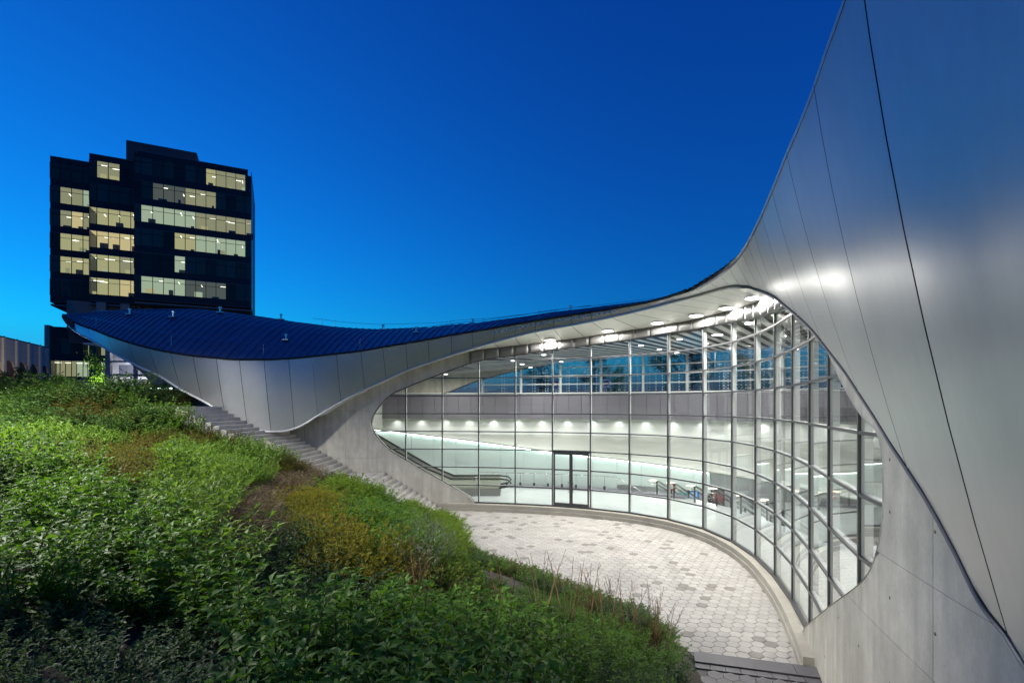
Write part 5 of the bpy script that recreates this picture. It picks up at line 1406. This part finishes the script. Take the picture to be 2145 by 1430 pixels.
        sc = gs * r.uniform(.30, .5) * (1.15 if q.y > 17.5 else 1); o = bpy.data.objects.new('edge_plant', protos[kd][int(r.integers(0, 3))][0]); COL.objects.link(o)
        o.location = (q.x, q.y, max(-.02, terrain(q.x, q.y)) - .03); o.rotation_euler = (0, 0, r.uniform(0, 6.28)); o.scale = (sc * 1.15, sc * 1.15, sc)
        tag(o, {'lime': 'small lime green plant at the very edge of the paving', 'bright': 'small fresh green plant at the very edge of the paving', 'deep': 'small deep green plant at the very edge of the paving', 'rust': 'small rusty plant at the very edge of the paving'}[kd], 'plant', 'small plants at the very edge of the paving, ' + kd)
build_planting()

def build_dry_stalks():
    r = np.random.default_rng(8); m = BARK['straw']; heads = mat('seed_head', (.14, .06, .035), .9)
    spots = [(1135, 1225), (1190, 1245), (1230, 1250), (1270, 1262), (1305, 1275), (1340, 1290), (1365, 1305), (1385, 1318), (1060, 1265), (880, 1215), (905, 1225)]
    for px, py in spots:
        for k in range(80):
            D = 7 + k * .18; p = P(px, py + 20, D)
            if p.z < terrain(p.x, p.y) + .55: break
        t = empty('dry_stalk_clump', (p.x, p.y, terrain(p.x, p.y))); tag(t, 'clump of thin dry brown stalks standing above the plants by the paving', 'plant', 'dry stalk clumps by the paving')
        b = MB(); h = MB()
        for i in range(8):
            a = r.uniform(0, 6.28); l = r.uniform(.1, .5); H = r.uniform(.9, 1.5); e = Vector((math.cos(a) * l, math.sin(a) * l, H)); b.tube([(math.cos(a) * .04, math.sin(a) * .04, 0), e * .5 + Vector((r.normal(0, .02), 0, 0)), e], .008, 3, taper=.5, cap=False)
            for q in range(3): f = r.uniform(.6, .95); pp = e * f; b.tube([pp, pp + Vector((r.normal(0, .06), r.normal(0, .06), .1))], .003, 3, cap=False)
        b.build('stalk', m, t)
build_dry_stalks()

def build_tree(name, loc, h, cr, cols, label, seed, n=1600, trunk=.12, conifer=False, leaf=.14):
    t = empty(name, loc); tag(t, label, 'tree'); r = np.random.default_rng(seed)
    b = MB(); b.tube([(0, 0, 0), (r.normal(0, .05), r.normal(0, .05), h * .45), (0, 0, h * .92)], trunk, 7, taper=.2)
    B, Dv, L_, W_ = [], [], [], []
    for i in range(22):
        f = r.uniform(.25, .92); a = r.uniform(0, 6.28); ln = cr * (1.05 - f * (.95 if conifer else .45)) * r.uniform(.6, 1.05); p0 = V3(0, 0, h * f); p1 = p0 + V3(math.cos(a) * ln, math.sin(a) * ln, ln * (.0 if conifer else .55))
        b.tube([Vector(p0), Vector((p0 + p1) / 2 + V3(0, 0, .05)), Vector(p1)], trunk * .3, 5, taper=.3)
        for k in range(n // 22):
            q = r.random() ** .6; c = p0 + (p1 - p0) * q + r.normal(0, .16 * cr * (1 if not conifer else .5), 3) * (.5 + .5 * q); B.append(c); Dv.append(r.normal(0, 1, 3) + V3(math.cos(a) * .6, math.sin(a) * .6, .1)); s = r.uniform(.6, 1.2); L_.append(leaf * s); W_.append(leaf * .55 * s)
    b.build('trunk', BARK['brown'], t)
    me = leaves_mesh('crown', [leafmat(name + '_leaf_%d' % seed, cols, .5, .35)], np.array(B), np.array(Dv), np.array(L_), np.array(W_), seed=seed); o = bpy.data.objects.new('crown', me); COL.objects.link(o); o.parent = t
_g = ((.06, .13, .015), (.10, .20, .02), (.15, .25, .03)); _d = ((.012, .03, .014), (.02, .05, .02), (.035, .07, .03))
build_tree('young_tree', at_ground(217, 36), 3.4, 1.35, _g, 'small bright green tree lit beside the street entrance', 3, 2600, .06, leaf=.13)
def tree_uplight():  # added lamp, there only to brighten the small tree
    p = at_ground(214, 34.6); t = empty('added_uplight', p); tag(t, 'added small uplight that brightens the bright green tree from its foot', 'light')
    MB().tube([(0, 0, 0), (0, 0, .08)], .12, 12).build('housing', M['darksteel'], t); MB().disc((0, 0, .085), .09, 12).build('lens', M['lamp_in'], t)
    l = bpy.data.lights.new('uplight_bulb', 'SPOT'); l.energy = 300; l.spot_size = math.radians(110); l.spot_blend = .6; l.color = (.95, 1, .75); o = bpy.data.objects.new('lamp_light', l); COL.objects.link(o); o.parent = t; o.location = (0, 0, .15); o.rotation_euler = (math.pi - .5, 0, 0)
tree_uplight()
build_tree('young_tree', at_ground(1288, 54), 4.0, 1.5, _g, 'young green tree seen through the upper glazing by the no entry sign', 4, 1500, .08, leaf=.2)
build_tree('conifer_tree', at_ground(1245, 70), 11, 3.4, _d, 'dark conifer seen through the upper glazing left of the young tree', 5, 1800, .2, True, leaf=.4)
build_tree('conifer_tree', at_ground(1395, 66), 13, 3.8, _d, 'tall dark conifer seen through the upper glazing right of the young tree', 6, 1800, .2, True, leaf=.4)
build_tree('broad_tree', at_ground(1450, 62), 8, 3.6, _d, 'dark broad tree seen through the upper glazing beside the street lamp', 7, 1800, .2, leaf=.35)
build_tree('broad_tree', at_ground(1575, 58), 6, 3.0, _g, 'leafy green tree seen through the curved glazing right of the lamp', 9, 1500, .15, leaf=.3)
build_tree('broad_tree', at_ground(1135, 75), 8, 4.0, _d, 'dark broad tree at the left end of the upper glazing', 10, 1500, .2, leaf=.4)
